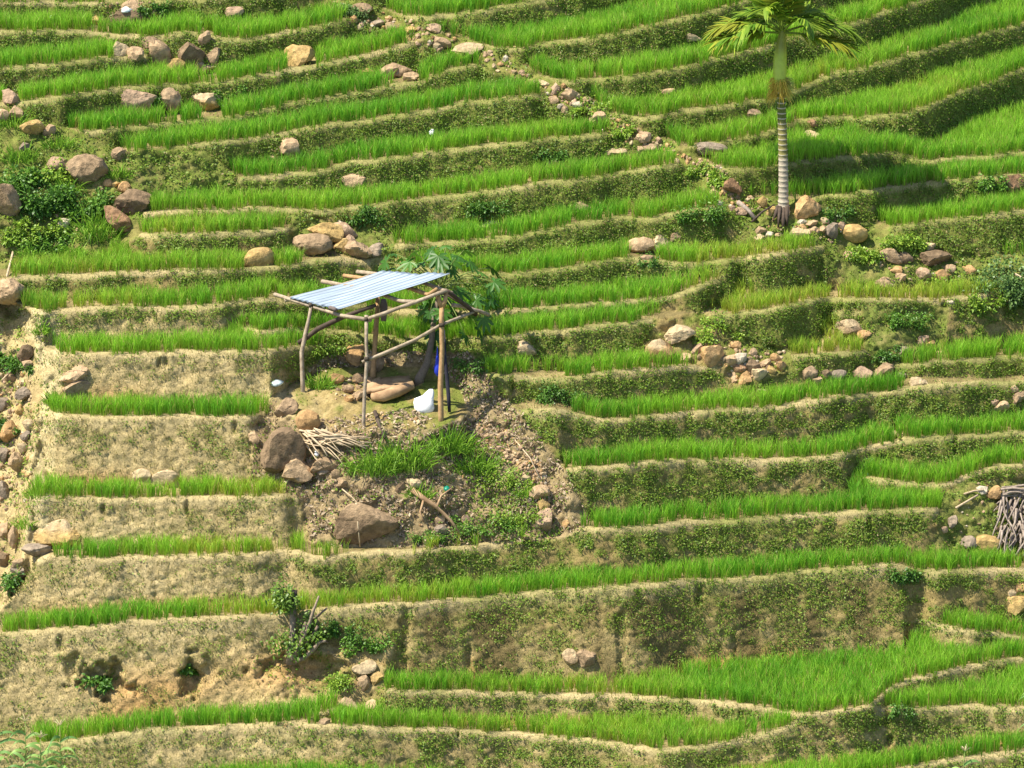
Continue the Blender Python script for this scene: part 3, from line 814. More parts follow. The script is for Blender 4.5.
pile('in the rubble heap right of centre', 'stones of the central rubble heap', [
    ((690,343,705,354), 'pink'), ((680,353,691,361), 'tan'), ((696,353,704,361), 'brown'), ((701,344,724,366), 'orange'), ((724,355,737,366), 'tan'), ((733,353,747,364), 'white'), ((733,363,747,373), 'rust'),
    ((729,372,738,382), 'tan'), ((737,371,752,385), 'orange'), ((751,368,767,382), 'pale'), ((745,360,760,371), 'dark'), ((748,347,757,356), 'tan'), ((730,341,741,350), 'orange'), ((758,359,771,368), 'tan'),
    ((769,353,782,362), 'orange'), ((776,360,787,372), 'orange'), ((767,365,777,374), 'yellow')], sink=.15)
rock((662,324,695,343), 'pale', 'large pale slab lying above the central rubble heap', sink=.2)
rock((645,338,674,359), 'orange', 'rounded orange and white boulder left of the central rubble heap', sink=.2, cap='pale')
rock((755,388,769,397), 'pale', 'pale flat stone just below the central rubble heap', 'stone', depth=.5)
rock((516,340,538,355), 'pale', 'pale boulder alone on the bank right of the hut')
rock((622,347,633,354), 'grey', 'small grey stone left of the orange and white boulder', 'stone')
pile('in the group by a terrace corner, centre', 'stones at the central terrace corner', [((627,236,655,254), 'tan'), ((652,235,672,252), 'pale'), ((670,232,681,243), 'brown'), ((640,254,654,262), 'tan')], sink=.2)
rock((573,201,592,213), 'tan', 'tan stone dividing two rice strips, above centre', 'stone')
rock((472,209,488,219), 'pink', 'small pinkish stone in the bank above the papaya', 'stone')
rock((476,219,504,228), 'pale', 'low pale slab below the pinkish stone, above the papaya', depth=.5)
pile('in the rock pile behind the tin roof', 'rock pile behind the tin roof', [
    ((307,222,343,242), 'yellow', dict(roll=14, depth=.6)), ((293,233,332,253), 'brown', dict(ang=.5)), ((330,222,358,237), 'pink', dict(roll=15)), ((333,238,349,254), 'yellow'), ((343,234,357,247), 'pink'), ((345,241,372,260), 'brown'), ((366,243,384,259), 'grey'), ((336,220,345,227), 'white')], sink=.15)
rock((243,247,274,268), 'yellow', 'round yellow boulder standing in rice left of the rock pile', sink=.2, ang=.5)
pile('in the stack at the upper left edge', 'stack at the upper left edge', [((2,89,19,107), 'pink'), ((7,106,23,121), 'tan'), ((-4,109,9,122), 'tan'), ((42,124,56,137), 'tan'), ((20,119,44,134), 'yellow')], sink=.2)
rock((66,153,109,184), 'brown', 'large smooth brown boulder on the leafy knoll at left', ang=.5, sink=.2)
rock((46,157,67,171), 'pink', 'mid-sized pinkish rock left of the smooth brown boulder', sink=.2)
rock((111,147,127,161), 'brown', 'brown rock right of and above the smooth boulder')
rock((17,142,31,153), 'grey', 'small grey rock among leaves at the left edge')
rock((-8,181,21,218), 'brown', 'tall cracked boulder cut by the left edge', sink=.2)
rock((100,211,136,227), 'rust', 'long rusty slab leaning at the right of the leafy knoll', roll=38, depth=.5, sink=.05)
rock((114,190,150,212), 'dark', 'dark shaded boulder behind the leaning slab', sink=.2)
pile('on top of the dark shaded boulder', 'stones on the dark boulder', [((103,179,113,187), 'orange'), ((111,182,120,189), 'yellow'), ((118,181,131,193), 'orange')], sink=.1)
rock((56,218,71,230), 'white', 'white-faced stone in the middle of the leafy knoll', 'stone')
rock((-10,278,24,304), 'tan', 'smooth tan boulder at the left edge beside the leaning pole', ang=.5, sink=.1)
rock((17,343,34,360), 'dark', 'dark stone at the head of the left gully', 'stone', sink=.1)
rock((59,364,92,382), 'tan', 'flat tan boulder lying on another above the left path', sink=.15)
rock((63,379,91,399), 'brown', 'brown boulder underneath the flat tan one, left terraces', sink=.15)
pile('in the gully along the left edge', 'stones of the left gully', [
    ((15,386,31,398), 'grey'), ((15,404,24,415), 'yellow'), ((0,421,18,442), 'orange'), ((22,419,34,430), 'pale'), ((20,430,31,441), 'grey'), ((17,442,28,452), 'pale'), ((-6,447,9,464), 'grey'), ((8,451,24,472), 'tan'),
    ((4,372,16,383), 'brown'), ((-6,480,10,496), 'grey'), ((-5,398,8,412), 'grey'), ((22,360,33,370), 'tan')], sink=.15)
rock((35,520,83,548), 'yellow', 'big pale yellow boulder on a left terrace edge', sink=.1, cap='pale', depth=.6)
pile('in the lower left gully', 'stones of the lower left gully', [((22,544,51,556), 'grey'), ((11,557,24,568), 'tan'), ((10,566,26,577), 'grey'), ((8,526,19,547), 'tan'), ((-5,521,8,539), 'tan'), ((-4,552,10,566), 'dark')], sink=.15)
rock((130,468,151,484), 'pale', 'pale lump at the foot of the tall tan bank, left of two', sink=.05, depth=.4)
rock((151,469,179,488), 'pale', 'pale lump at the foot of the tall tan bank, right of two', sink=.05, depth=.4)
rock((247,431,259,445), 'tan', 'small tan stone stuck in the bank left of the big dark boulder', 'stone')
rock((264,427,306,473), 'dark', 'big dark boulder on the left flank of the hut mound', sink=.1, roll=25, ang=.92)
rock((282,457,313,482), 'tan', 'tan rock under the big dark boulder of the hut mound', sink=.05)
rock((296,409,320,431), 'orange', 'round orange boulder above the heap of sticks', sink=.2, ang=.5)
rock((273,399,298,415), 'brown', 'flat brown rock behind the round orange boulder', sink=.2, roll=-25)
pile('in the little wall below the heap of sticks', 'little wall below the sticks', [
    ((311,457,339,470), 'brown'), ((316,466,332,476), 'grey'), ((331,469,342,479), 'brown'), ((334,477,348,487), 'brown'), ((326,480,335,487), 'tan'), ((310,466,318,476), 'orange'), ((330,485,340,493), 'tan')], sink=.15)
rock((335,503,397,542), 'dark', 'large flat-faced dark boulder below the hut mound', sink=.1, depth=.45, ang=.85, cap='brown')
rock((342,345,366,363), 'orange', 'orange boulder behind the front posts of the hut', sink=.2)
rock((364,353,384,373), 'brown', 'brown rock in the shade behind the middle post of the hut')
pile('in the rubble under the left side of the hut', 'rubble under the hut', [((331,372,344,386), 'orange'), ((352,373,364,383), 'dark'), ((342,384,354,394), 'tan'), ((352,390,365,401), 'tan'), ((344,395,354,403), 'orange')], sink=.15)
pile('down the right edge of the hut mound', 'stones edging the hut mound', [((529,484,550,500), 'tan'), ((535,498,550,511), 'yellow'), ((535,508,552,531), 'pink'), ((562,519,570,528), 'orange'), ((519,474,531,484), 'pale')], sink=.1)
pile('in the littered hollow of the hut mound', 'stones in the littered hollow', [((461,514,471,525), 'pink'), ((406,479,422,491), 'pale'), ((434,514,445,525), 'tan'), ((434,524,448,534), 'grey'), ((395,482,406,493), 'dark')], sink=.15)
rock((562,648,578,666), 'tan', 'left of two stones against the long brown bank', 'stone', sink=.05, cap='pale')
rock((576,650,597,666), 'brown', 'right of two stones against the long brown bank', 'stone', sink=.05)
pile('on the grassy spur below the pollard stump', 'stones on the spur below the stump', [((357,674,371,691), 'tan'), ((370,672,383,685), 'yellow'), ((352,661,377,673), 'pale'), ((339,697,359,713), 'tan'), ((365,700,377,712), 'tan')], sink=.15)
rock((319,718,330,727), 'brown', 'small brown stone where two lower strips meet', 'stone')
rock((1003,595,1030,613), 'yellow', 'round yellow boulder, lowest of the stack at the right edge')
rock((1007,589,1019,598), 'pale', 'small pale stone, middle of the stack at the right edge', 'stone', sink=.4)
rock((1011,579,1030,592), 'orange', 'orange stone, topmost of the stack at the right edge', 'stone', sink=.4)
pile('on the grassy bank at the right edge', 'stones on the right edge bank', [((989,399,999,407), 'pink'), ((993,400,1009,412), 'tan'), ((1010,391,1028,405), 'brown'), ((1008,385,1019,392), 'tan')], sink=.2)
pile('on the bank left of the firewood stack', 'stones by the firewood', [((947,515,958,529), 'grey'), ((941,526,948,533), 'pink'), ((976,535,1001,553), 'yellow'), ((960,536,977,551), 'grey'), ((986,485,1001,498), 'orange'), ((976,486,988,495), 'white')], sink=.15)
rock((947,300,956,305), 'white', 'tiny white stone on a terrace crest by the right bush', 'stone')

# loose rubble: too many to count
def rubble():
    V = []; F = []; T = []; base = 0
    zones = [([(470,418),(500,424),(540,462),(552,490),(530,480),(505,462),(470,434)], 300, 2.2, 5), ([(400,470),(470,478),(470,530),(420,530)], 110, 1.6, 4.5), ([(310,420),(420,410),(420,432),(345,446)], 110, 1.5, 4.5),
             ([(-5,360),(30,360),(34,440),(24,520),(-5,560)], 130, 2, 6), ([(775,215),(850,228),(845,246),(752,240)], 60, 1.5, 4), ([(690,342),(785,352),(785,372),(735,382)], 110, 1.8, 5),
             ([(330,2),(380,12),(440,30),(510,62),(545,86),(520,84),(470,60),(400,40),(340,22)], 150, 2, 7), ([(530,78),(560,84),(640,130),(690,158),(670,165),(560,112)], 130, 2, 7), ([(680,155),(720,165),(765,210),(735,214)], 90, 2, 6.5), ([(860,250),(970,264),(960,284),(870,282)], 60, 1.5, 4),
             ([(340,374),(372,376),(368,402),(335,400)], 70, 1.6, 4), ([(100,2),(150,2),(160,16),(110,16)], 40, 1.5, 4), ([(950,480),(1000,484),(1000,550),(950,550)], 35, 1.5, 4), ([(250,640),(340,640),(340,690),(255,690)], 30, 1.2, 3), ([(60,200),(110,180),(110,235),(50,240)], 30, 1.5, 4)]
    r = np.random.default_rng(55)
    for poly, n, a, b in zones:
        xs = [p[0] for p in poly]; ys = [p[1] for p in poly]; k = 0
        while k < n:
            x, y = r.uniform(min(xs), max(xs)), r.uniform(min(ys), max(ys))
            if not in_poly(x, y, poly): continue
            k += 1
            t = float(depth_at(x, y)); s = r.uniform(a, b) / kpx(t) * .5 * (1 + .6 * r.random() ** 4)
            p, f = rock_verts(int(r.integers(1, 60)) * 13, 1, .8)
            p = p * s * r.uniform(.65, 1.1, 3) + np.array(at(x, y, t + s * .2)) + np.array((0, 0, s * .3))
            V.append(p); F.append(f + base); base += len(p)
            c = np.array(TONES[r.choice(['tan', 'orange', 'pale', 'pink', 'brown', 'white'], p=[.3, .2, .2, .15, .1, .05])]) * r.uniform(.7, 1.15)
            T.append(np.tile(c, (len(p), 1)))
    f = np.concatenate(F)
    add('rubble', mesh_np('rubble', np.concatenate(V), f.ravel(), np.full(len(f), 3), MAT_ROCK, np.concatenate(T)), kind='stuff', label='loose small rubble strewn between the larger stones', category='rubble')
rubble()

# ------------------------------------------------------------------ the pole hut with its tin roof
tFL, tFR, tBL = float(depth_at(364, 427)), float(depth_at(441, 421)), float(depth_at(303, 392))
tM = float(depth_at(373, 378))
def t_left(x): return tFL + (tBL - tFL) * (367 - x) / 56.0          # along the left rafter
SLB = (tBL - tFL) / 56.0
print('hut depth', tFL, tFR, tBL, tM)
hut = thing('pole_hut', ground(372, 408), 'open pole hut with a tilted tin roof on a rubble mound', 'hut')
def pole(name, pts, r, mat, parent, sides=8, wob=.25, **pr):
    m = MB(); m.tube(pts, r, sides, wob=wob); return m.build(name, mat, parent, **pr)
down = Vector((0, 0, -.18))
pole('post', [at(364, 427, tFL) + down, at(363.6, 420, tFL), at(364.5, 395, tFL), at(367, 360, tFL), at(366.2, 340, tFL), at(366.5, 315, tFL)], [.048, .045, .041, .038, .038, .042], MAT_POLE, hut)
fr = pole('post', [at(441, 421, tFR) + down, at(441, 415, tFR), at(440.5, 385, tFR), at(442, 350, tFR), at(441.5, 320, tFR), at(442, 306, tFR)], [.062, .06, .056, .054, .052, .054], MAT_POLE2, hut)
for dx, tx in ((-4.5, 439), (4.0, 445)):
    pole('fork', [at(442, 307, tFR), at(tx, 300, tFR), at(442 + dx, 292, tFR)], [.07, .05, .045], MAT_POLE2, fr)
pole('post', [at(303, 392, tBL) + down, at(302.5, 385, tBL), at(301.5, 352, tBL), at(306, 332, tBL), at(309, 318, tBL), at(312, 303, tBL)], [.054, .05, .046, .044, .04, .04], MAT_POLE, hut)
pole('post', [at(373, 379, tM) + down, at(373, 372, tM), at(374.5, 352, tM), at(376, 330, tM), at(378, 296, tM)], [.06, .058, .055, .055, .05], MAT_POLE2, hut)
RA = at(289, 298.5, t_left(289)); RB = at(337, 312, t_left(337)); RC = at(451, 275.5, tFR + .25); RD = at(385, 271, tFR + SLB * 66)
def roof_pt(u, v): return RA * (1 - u) * (1 - v) + RD * u * (1 - v) + RB * (1 - u) * v + RC * u * v
def roof_t(u, v): return (roof_pt(u, v) - Vector(CAM)).dot(Vector((0, cp, -sp)))
for u, fx, fy, mt in ((.03, 371, 320, MAT_POLE), (.56, 415, 302, MAT_POLE), (.80, 437, 289, MAT_POLE2), (.95, 452, 293, MAT_POLE)):
    z = Vector((0, 0, 1))
    pole('rafter', [roof_pt(u, -.36) - z * .03, roof_pt(u, .2) - z * .06, roof_pt(u, .7) - z * (.08 + .1 * u), roof_pt(u, 1.0) - z * (.10 + .22 * u), at(fx, fy, roof_t(u, 1.0) - .45 * (1 - u))], .046, mt, hut)
pole('purlin', bend(roof_pt(.02, -.13) - Vector((0, 0, .10)), roof_pt(.97, -.16) - Vector((0, 0, .10)), (0, 0, -.02), 6, .012), .052, MAT_POLE, hut)
pole('rail', bend(at(368, 318.5, tFL - .06), at(447, 290, tFR - .09), (0, 0, -.02), 6, .01), .045, MAT_POLE, hut)
pole('rail', [at(362, 362, tFL + .06), at(385, 353, tFL * .7 + tFR * .3 + .08), at(415, 340, (tFL + tFR) / 2 + .1), at(441, 325, tFR + .09), at(458, 318, tFR + .5), at(474, 312, tFR + .9)], [.036, .04, .04, .038, .036, .032], MAT_POLE, hut)
pole('brace', [at(298, 343, tBL + .08), at(306, 338, tBL + .06), at(318, 329, tBL - .1), at(332, 322, tBL - .3), at(348, 315, tBL - .6), at(376, 305, (tBL + tFL) / 2)], [.05, .055, .058, .055, .05, .045], MAT_DARKWOOD, hut)
pole('strut', bend(at(447, 291, tFR + .1), at(476, 315, tFR + 1.0), (0, 0, .04), 5, .01), .05, MAT_DARKWOOD, hut)
pole('strut', bend(at(452, 305, tFR + .6), at(489, 315, tFR + 1.1), (0, 0, .03), 5, .01), .045, MAT_POLE, hut)
pole('strut', bend(at(430, 285, tFR + 1.2), at(478, 312, tFR + 1.0), (0, 0, .0), 5, .01), .04, MAT_DARKWOOD, hut)

MAT_CORD = plain_material('dark_cord', (0.07, 0.055, 0.04), .9, 0, 20, .3)
for x, y, tt, rr in ((366.5, 319, tFL, .058), (441.5, 293, tFR, .075), (311, 305, tBL, .055), (366.5, 359, tFL, .056), (441.8, 325, tFR, .07)):
    pole('lashing', [at(x, y + 2, tt), at(x, y - 2, tt)], rr, MAT_CORD, hut, 9, .3)

def tin_sheet(v0, v1, lift, u0=0.0, u1=1.0, nu=26, nw=0):
    A, B, C, D = RA, RB, RC, RD
    length = (B - A).length * (v1 - v0); nv = max(24, int(length / .012))
    nu_, V, F = nu, [], []
    nrm = (D - A).cross(B - A).normalized()
    if nrm.z < 0: nrm = -nrm
    uv = []
    for i in range(nu_ + 1):
        u = u0 + (u1 - u0) * i / nu_
        for j in range(nv + 1):
            v = v0 + (v1 - v0) * j / nv
            p = A * (1 - u) * (1 - v) + D * u * (1 - v) + B * (1 - u) * v + C * u * v
            w = math.sin(v * (B - A).length / .17 * 2 * math.pi) * .012
            sag = -.05 * math.sin(math.pi * u) + .03 * math.sin(7 * u + 5 * v) * .6
            V.append(p + nrm * (w + lift + sag * .6)); uv.append((u * 3, v * 2))
    for i in range(nu_):
        for j in range(nv):
            a = i * (nv + 1) + j; F.append((a, a + 1, a + nv + 2, a + nv + 1))
    me = bpy.data.meshes.new('roof_sheet'); me.from_pydata([tuple(p) for p in V], [], F); me.update()
    ul = me.uv_layers.new(name='UVMap'); li = np.array([uv[l.vertex_index] for l in me.loops], np.float32); ul.data.foreach_set('uv', li.ravel())
    me.polygons.foreach_set('use_smooth', [True] * len(F)); me.materials.append(MAT_TIN)
    o = bpy.data.objects.new('roof_sheet', me); link(o); o.parent = hut; o.location = -hut.location
    so = o.modifiers.new('thickness', 'SOLIDIFY'); so.thickness = .006; so.offset = -1
tin_sheet(0.0, .40, .03, 0, .97); tin_sheet(.34, .72, .045, .0, .95); tin_sheet(.67, 1.0, .06, .01, 1.0)
pole('roof_cap', bend(at(330, 309, t_left(331) - .05) + Vector((0, 0, .03)), at(336, 311, t_left(337) - .05) + Vector((0, 0, .02)), (0, 0, .01), 3), .045, MAT_GREYCLOTH, hut)

def ring_body(name, rings, mat, parent=None, sides=12, crumple=.08, **pr):
    """closed soft body from stacked rings: (x left, x right, y, t, depth in m)"""
    m = MB(); ids = []
    for (xa, xb, y, t, d) in rings:
        a, b = at(xa, y, t), at(xb, y, t); c = (a + b) / 2; h = (b - a) / 2; pts = []
        for k in range(sides):
            th = 2 * math.pi * k / sides; q = 1 + crumple * random.uniform(-1, 1)
            pts.append(c + h * math.cos(th) * q + Vector((0, d / 2, 0)) * math.sin(th) * q)
        ids.append(m.addv(pts))
    for i in range(len(ids) - 1):
        for k in range(sides):
            k2 = (k + 1) % sides; m.face((ids[i] + k, ids[i] + k2, ids[i + 1] + k2, ids[i + 1] + k))
    m.face([ids[0] + k for k in range(sides)][::-1]); m.face([ids[-1] + k for k in range(sides)])
    return m.build(name, mat, parent, **pr)
ts = float(depth_at(425, 413))
ring_body('sack', [(416, 433, 413, ts + .1, .22), (413.5, 434, 408, ts + .1, .3), (413, 433.8, 402, ts + .1, .28), (415, 434, 398.5, ts + .12, .22), (422, 434, 395.5, ts + .14, .16), (426, 434, 392, ts + .15, .1), (429, 433, 389, ts + .15, .05)], MAT_SACK, sides=14,
          label='white plastic sack with a peaked top beside the right post', category='sack')
ring_body('bag', [(436.5, 440, 376, tFR + .35, .08), (434, 441, 372, tFR + .35, .14), (434, 441, 368, tFR + .35, .14), (435.5, 439.5, 362, tFR + .35, .09), (436.4, 438.2, 354, tFR + .35, .03), (437.2, 437.6, 346, tFR + .3, .006)], MAT_BLUE,
          label='bright blue bag hanging behind the right front post', category='bag')
ring_body('cloth', [(448, 451, 412, tFR + .3, .05), (446.5, 450.5, 395, tFR + .32, .07), (445, 449, 378, tFR + .35, .08), (444, 447, 362, tFR + .36, .05), (443.5, 445, 330, tFR + .36, .02)], MAT_CLOTH,
          label='long dark cloth hanging beside the right front post', category='cloth')
ring_body('cloth', [(381, 386, 321, tM - .2, .04), (380, 387, 314, tM - .2, .06), (380, 387.5, 306, tM - .2, .06), (381, 386, 299, tM - .2, .04)], MAT_GREYCLOTH,
          label='short grey cloth hanging under the middle of the tin roof', category='cloth')
tb = float(depth_at(394, 401))
bench = thing('bench', ground(394, 401), 'rough low bench of earth-covered plank and log under the hut', 'bench')
def slab(mb, quad, thick, nx=10, ny=5, rough=.03, tint=(.5, .4, .25)):
    a, b, c, d = [Vector(q) for q in quad]
    top = []; bot = []
    for i in range(nx + 1):
        for j in range(ny + 1):
            u, v = i / nx, j / ny
            p = a * (1 - u) * (1 - v) + b * u * (1 - v) + c * u * v + d * (1 - u) * v + Vector((random.uniform(-rough, rough), random.uniform(-rough, rough), random.uniform(-rough, rough)))
            top.append(p); bot.append(p - Vector((0, 0, thick)))
    i0 = mb.addv(top, tint); i1 = mb.addv(bot, tint); W = ny + 1
    for i in range(nx):
        for j in range(ny):
            k = i * W + j; mb.face((i0 + k, i0 + k + 1, i0 + k + W + 1, i0 + k + W)); mb.face((i1 + k, i1 + k + W, i1 + k + W + 1, i1 + k + 1))
    for i in range(nx):
        k = i * W; mb.face((i0 + k, i0 + k + W, i1 + k + W, i1 + k)); k += ny; mb.face((i0 + k, i1 + k, i1 + k + W, i0 + k + W))
    for j in range(ny):
        k = j; mb.face((i0 + k, i1 + k, i1 + k + 1, i0 + k + 1)); k = nx * W + j; mb.face((i0 + k, i0 + k + 1, i1 + k + 1, i1 + k))
m = MB(); slab(m, [at(366, 391, tb - .05), at(414, 384, tb - .1), at(408, 376, tb + .75), at(368, 378, tb + .75)], .09)
m.build('plank', MAT_LOG, bench)
pole('log', [at(372, 397, tb), at(384, 396, tb - .08), at(398, 391, tb - .1), at(413, 385, tb - .02)], [.10, .13, .12, .09], MAT_LOG, bench, 10)
for x, y in ((370, 399), (404, 396)):
    pole('support', [at(x, y + 2, tb + .2), at(x, y - 10, tb + .2)], .09, MAT_DARKWOOD, bench)

# sticks, branches, firewood
def stick_thing(name, paths, mat, label, category, r=(.012, .024), base=None, part='stick', sides=5):
    c = base if base is not None else paths[0][0]
    e = thing(name, c, label, category)
    for p in paths:
        rr = random.uniform(*r); n = len(p)
        pole(part, p, [rr * (1.1 - .5 * i / max(1, n - 1)) for i in range(n)], mat, e, sides, .2)
    return e
paths = []
for i in range(34):
    x0 = random.uniform(298, 330); y0 = random.uniform(428, 446); x1 = x0 + random.uniform(26, 56); y1 = 446 - (y0 - 428) * .35 + random.uniform(-8, 8)
    if i % 5 == 0: x1 = x0 + random.uniform(14, 30); y1 = y0 + random.uniform(16, 26)
    ta, tb2 = float(depth_at(x0, y0)) - random.uniform(.05, .3), float(depth_at(x1, y1)) - random.uniform(.05, .3)
    paths.append(bend(at(x0, y0, ta), at(x1, y1, tb2), (0, 0, random.uniform(0, .08)), 5, .02))
stick_thing('stick_heap', paths, MAT_STICK, 'heap of pale dry sticks lying left of the grassy mound', 'sticks', (.014, .03), base=ground(335, 450))
paths = []
for i in range(150):
    x0 = random.uniform(1001, 1048); top = random.uniform(489, 540); ln = random.uniform(12, 34); lean = random.choice((-1, 1)) * random.uniform(1, 16)
    y1 = min(top + ln, 556); x1 = x0 + lean
    tg = float(depth_at(1010, 553)) - .35 + random.uniform(-.1, .2) + (556 - y1) / 75.0
    paths.append(bend(at(x0, top, tg + .25), at(x1, y1, tg), (random.uniform(-.05, .05), 0, 0), 4, .015))
for i in range(14):
    x0 = random.uniform(1000, 1014); y0 = random.uniform(487, 496); tg = float(depth_at(1004, 496)) - .25
    paths.append(bend(at(x0, y0, tg), at(x0 + random.uniform(18, 40), y0 + random.uniform(-5, 4), tg - random.uniform(-.1, .3)), (0, 0, .03), 4, .02))
stick_thing('firewood_stack', paths, MAT_GREYSTICK, 'tall stack of grey split firewood at the right edge', 'firewood', (.014, .034), base=ground(1012, 555))
for (pts, lab, mat, rr) in [
    ([(13, 252, -.1), (7, 276, -.15), (-2, 304, -.1)], 'thin bare pole leaning at the left edge above the tan boulder', MAT_STICK, .028),
    ([(356, 503, -.5), (358, 525, -.5), (360, 547, -.15)], 'thin stick leaning on the large flat-faced dark boulder', MAT_STICK, .02),
    ([(342, 489, -.1), (352, 497, -.2), (362, 508, -.3)], 'short thin twig above the large flat-faced dark boulder', MAT_STICK, .014),
    ([(375, 412, -.05), (379, 424, -.12), (385, 438, -.15)], 'dark forked branch lying before the hut bench', MAT_DARKWOOD, .05),
    ([(2, 380, -.2), (8, 374, -.2)], 'short pale stick in the left gully', MAT_STICK, .02),
    ([(515, 440, -.05), (530, 458, -.1), (541, 480, -.1)], 'long bent pale twig on the rubble slope of the mound', MAT_STICK, .018),
    ([(956, 508, -.05), (966, 502, -.1), (978, 495, -.1)], 'whitish stick lying on the bank left of the firewood', MAT_STICK, .03),
    ([(964, 494, -.05), (974, 491, -.08), (984, 490, -.1)], 'short whitish stick beside the white stone by the firewood', MAT_STICK, .026),
    ([(738, 202, -.1), (748, 210, -.12), (756, 220, -.1)], 'dark root log left of the palm base', MAT_GREYSTICK, .06),
    ([(752, 222, -.2), (762, 212, -.3), (774, 205, -.2)], 'thin dark branch leaning towards the palm base', MAT_DARKWOOD, .03),
    ([(1015, 274, -.2), (1030, 282, -.2)], 'bare pale stick poking from the right edge bush', MAT_STICK, .03)]:
    P3 = [at(x, y, float(depth_at(x, y)) + d) for x, y, d in pts]
    mm = MB(); mm.tube(P3, [rr, rr * .9, rr * .75][:len(P3)], 6, wob=.2)
    o = mm.build('stick', mat); o['label'] = lab; o['category'] = 'stick'
tdb = float(depth_at(440, 515))
e = thing('dead_branch', ground(440, 520), 'pale rotten branch lying across the littered hollow', 'branch')
br = pole('branch', [at(x, y, float(depth_at(x, y)) - .12) for x, y in ((412, 490), (424, 499), (437, 507), (450, 520), (462, 536))], [.06, .055, .05, .04, .025], MAT_LOG, e, 8, .6)
pole('twig', [at(x, y, float(depth_at(x, y)) - .15) for x, y in ((437, 507), (441, 496), (452, 488))], [.03, .025, .015], MAT_LOG, br, 6)
pole('twig', [at(x, y, float(depth_at(x, y)) - .15) for x, y in ((424, 499), (420, 512), (424, 522))], [.03, .025, .015], MAT_LOG, br, 6)
MAT_SCRAP = plain_material('pale_blue_plastic', (0.50, 0.58, 0.58), .5, 0, 14, .4)
def small_body(name, x, y, w, h, mat, label, cat, tall=False):
    t = float(depth_at(x, y)); k = 1
    ring_body(name, [(x - w * .35, x + w * .35, y, t - .04, w / 60), (x - w * .5, x + w * .5, y - h * .3, t - .04, w / 45), (x - w * .48, x + w * .5, y - h * .65, t - .03, w / 50), (x - w * .18, x + w * .2, y - h, t - .02, w / 110)], mat, sides=9, crumple=.3, label=label, category=cat)
small_body('ball', 447, 491, 6, 5, MAT_GREENP, 'small dark green plastic ball in the littered hollow', 'ball')
small_body('bottle', 317, 456, 4.5, 7, MAT_SACK, 'small white bottle on the stones below the sticks', 'bottle')
small_body('plastic_scrap', 275, 385, 14, 5, MAT_SCRAP, 'crumpled pale plastic scrap left of the hut', 'plastic')
small_body('plastic_scrap', 432, 135, 6, 6, MAT_SACK, 'tiny white plastic scrap on an upper bank', 'plastic')
small_body('plastic_scrap', 126, 12, 13, 6, MAT_SCRAP, 'pale bluish plastic scrap on the rocks at the top edge', 'plastic')
small_body('plastic_scrap', 52, 20, 6, 5, MAT_SACK, 'tiny white plastic scrap in the top left rice', 'plastic')

# ------------------------------------------------------------------ plants
def shrub(x, y, w, h, label, name='shrub', leaf=.07, tone=((0.035, 0.10, 0.015), (0.12, 0.26, 0.03)), n=None, seed=0, clumps=11, flat=.7):
    r = np.random.default_rng(seed + int(x * 7 + y)); t = float(depth_at(x, y)); k = kpx(t)
    W, H = w / k, h / k; D = W * flat
    base = at(x, y, t)
    e = thing(name, base, label, 'shrub' if name == 'shrub' else name.split('_')[-1])
    cl = []
    for i in range(clumps):
        gx = x + r.uniform(-.52, .52) * w; gy = y - abs(r.normal(0, .34)) * h * .8
        g = at(gx, gy, float(depth_at(gx, gy))) - base
        rad = r.uniform(.09, .27) * (W * .5 + H * .5)
        cl.append((np.array(g) + np.array([0, -.06, rad * r.uniform(.35, .9)]), rad))
    n = n or int(240 + w * h * .75)
    m = MB()
    for i in range(n):
        c, s = cl[r.integers(0, clumps)]
        d = r.normal(0, 1, 3); d /= np.linalg.norm(d); q = r.random() ** .45 * (1.5 if r.random() < .12 else 1)
        p = c + d * q * s * np.array([1.15, .8, .95])
        u = r.random(); tint = np.array(tone[0]) * (1 - u) + np.array(tone[1]) * u
        dd = d + r.normal(0, .6, 3) + np.array((0, 0, .3)); ln = leaf * r.uniform(.5, 1.4)
        m.leaf(Vector(p) + base, dd, (r.normal(0, .5), r.normal(0, .5) - .2, 1), ln, ln * .5, tint, .3, 2)
    m.build('foliage', MAT_BROAD, e, False)
    st = MB()
    for c, s in cl: st.tube(bend(base + Vector((0, D * .2, -.05)), base + Vector(c), (0, 0, .03), 4, .02), [.018, .014, .01, .006], 5, (0.12, 0.09, 0.05))
    st.build('stem', MAT_BARK, e)
    return e
DARKG = ((0.04, 0.12, 0.016), (0.13, 0.28, 0.035)); MIDG = ((0.06, 0.16, 0.02), (0.18, 0.36, 0.04)); YELG = ((0.14, 0.28, 0.025), (0.32, 0.46, 0.05)); GREYG = ((0.06, 0.13, 0.035), (0.19, 0.32, 0.08))
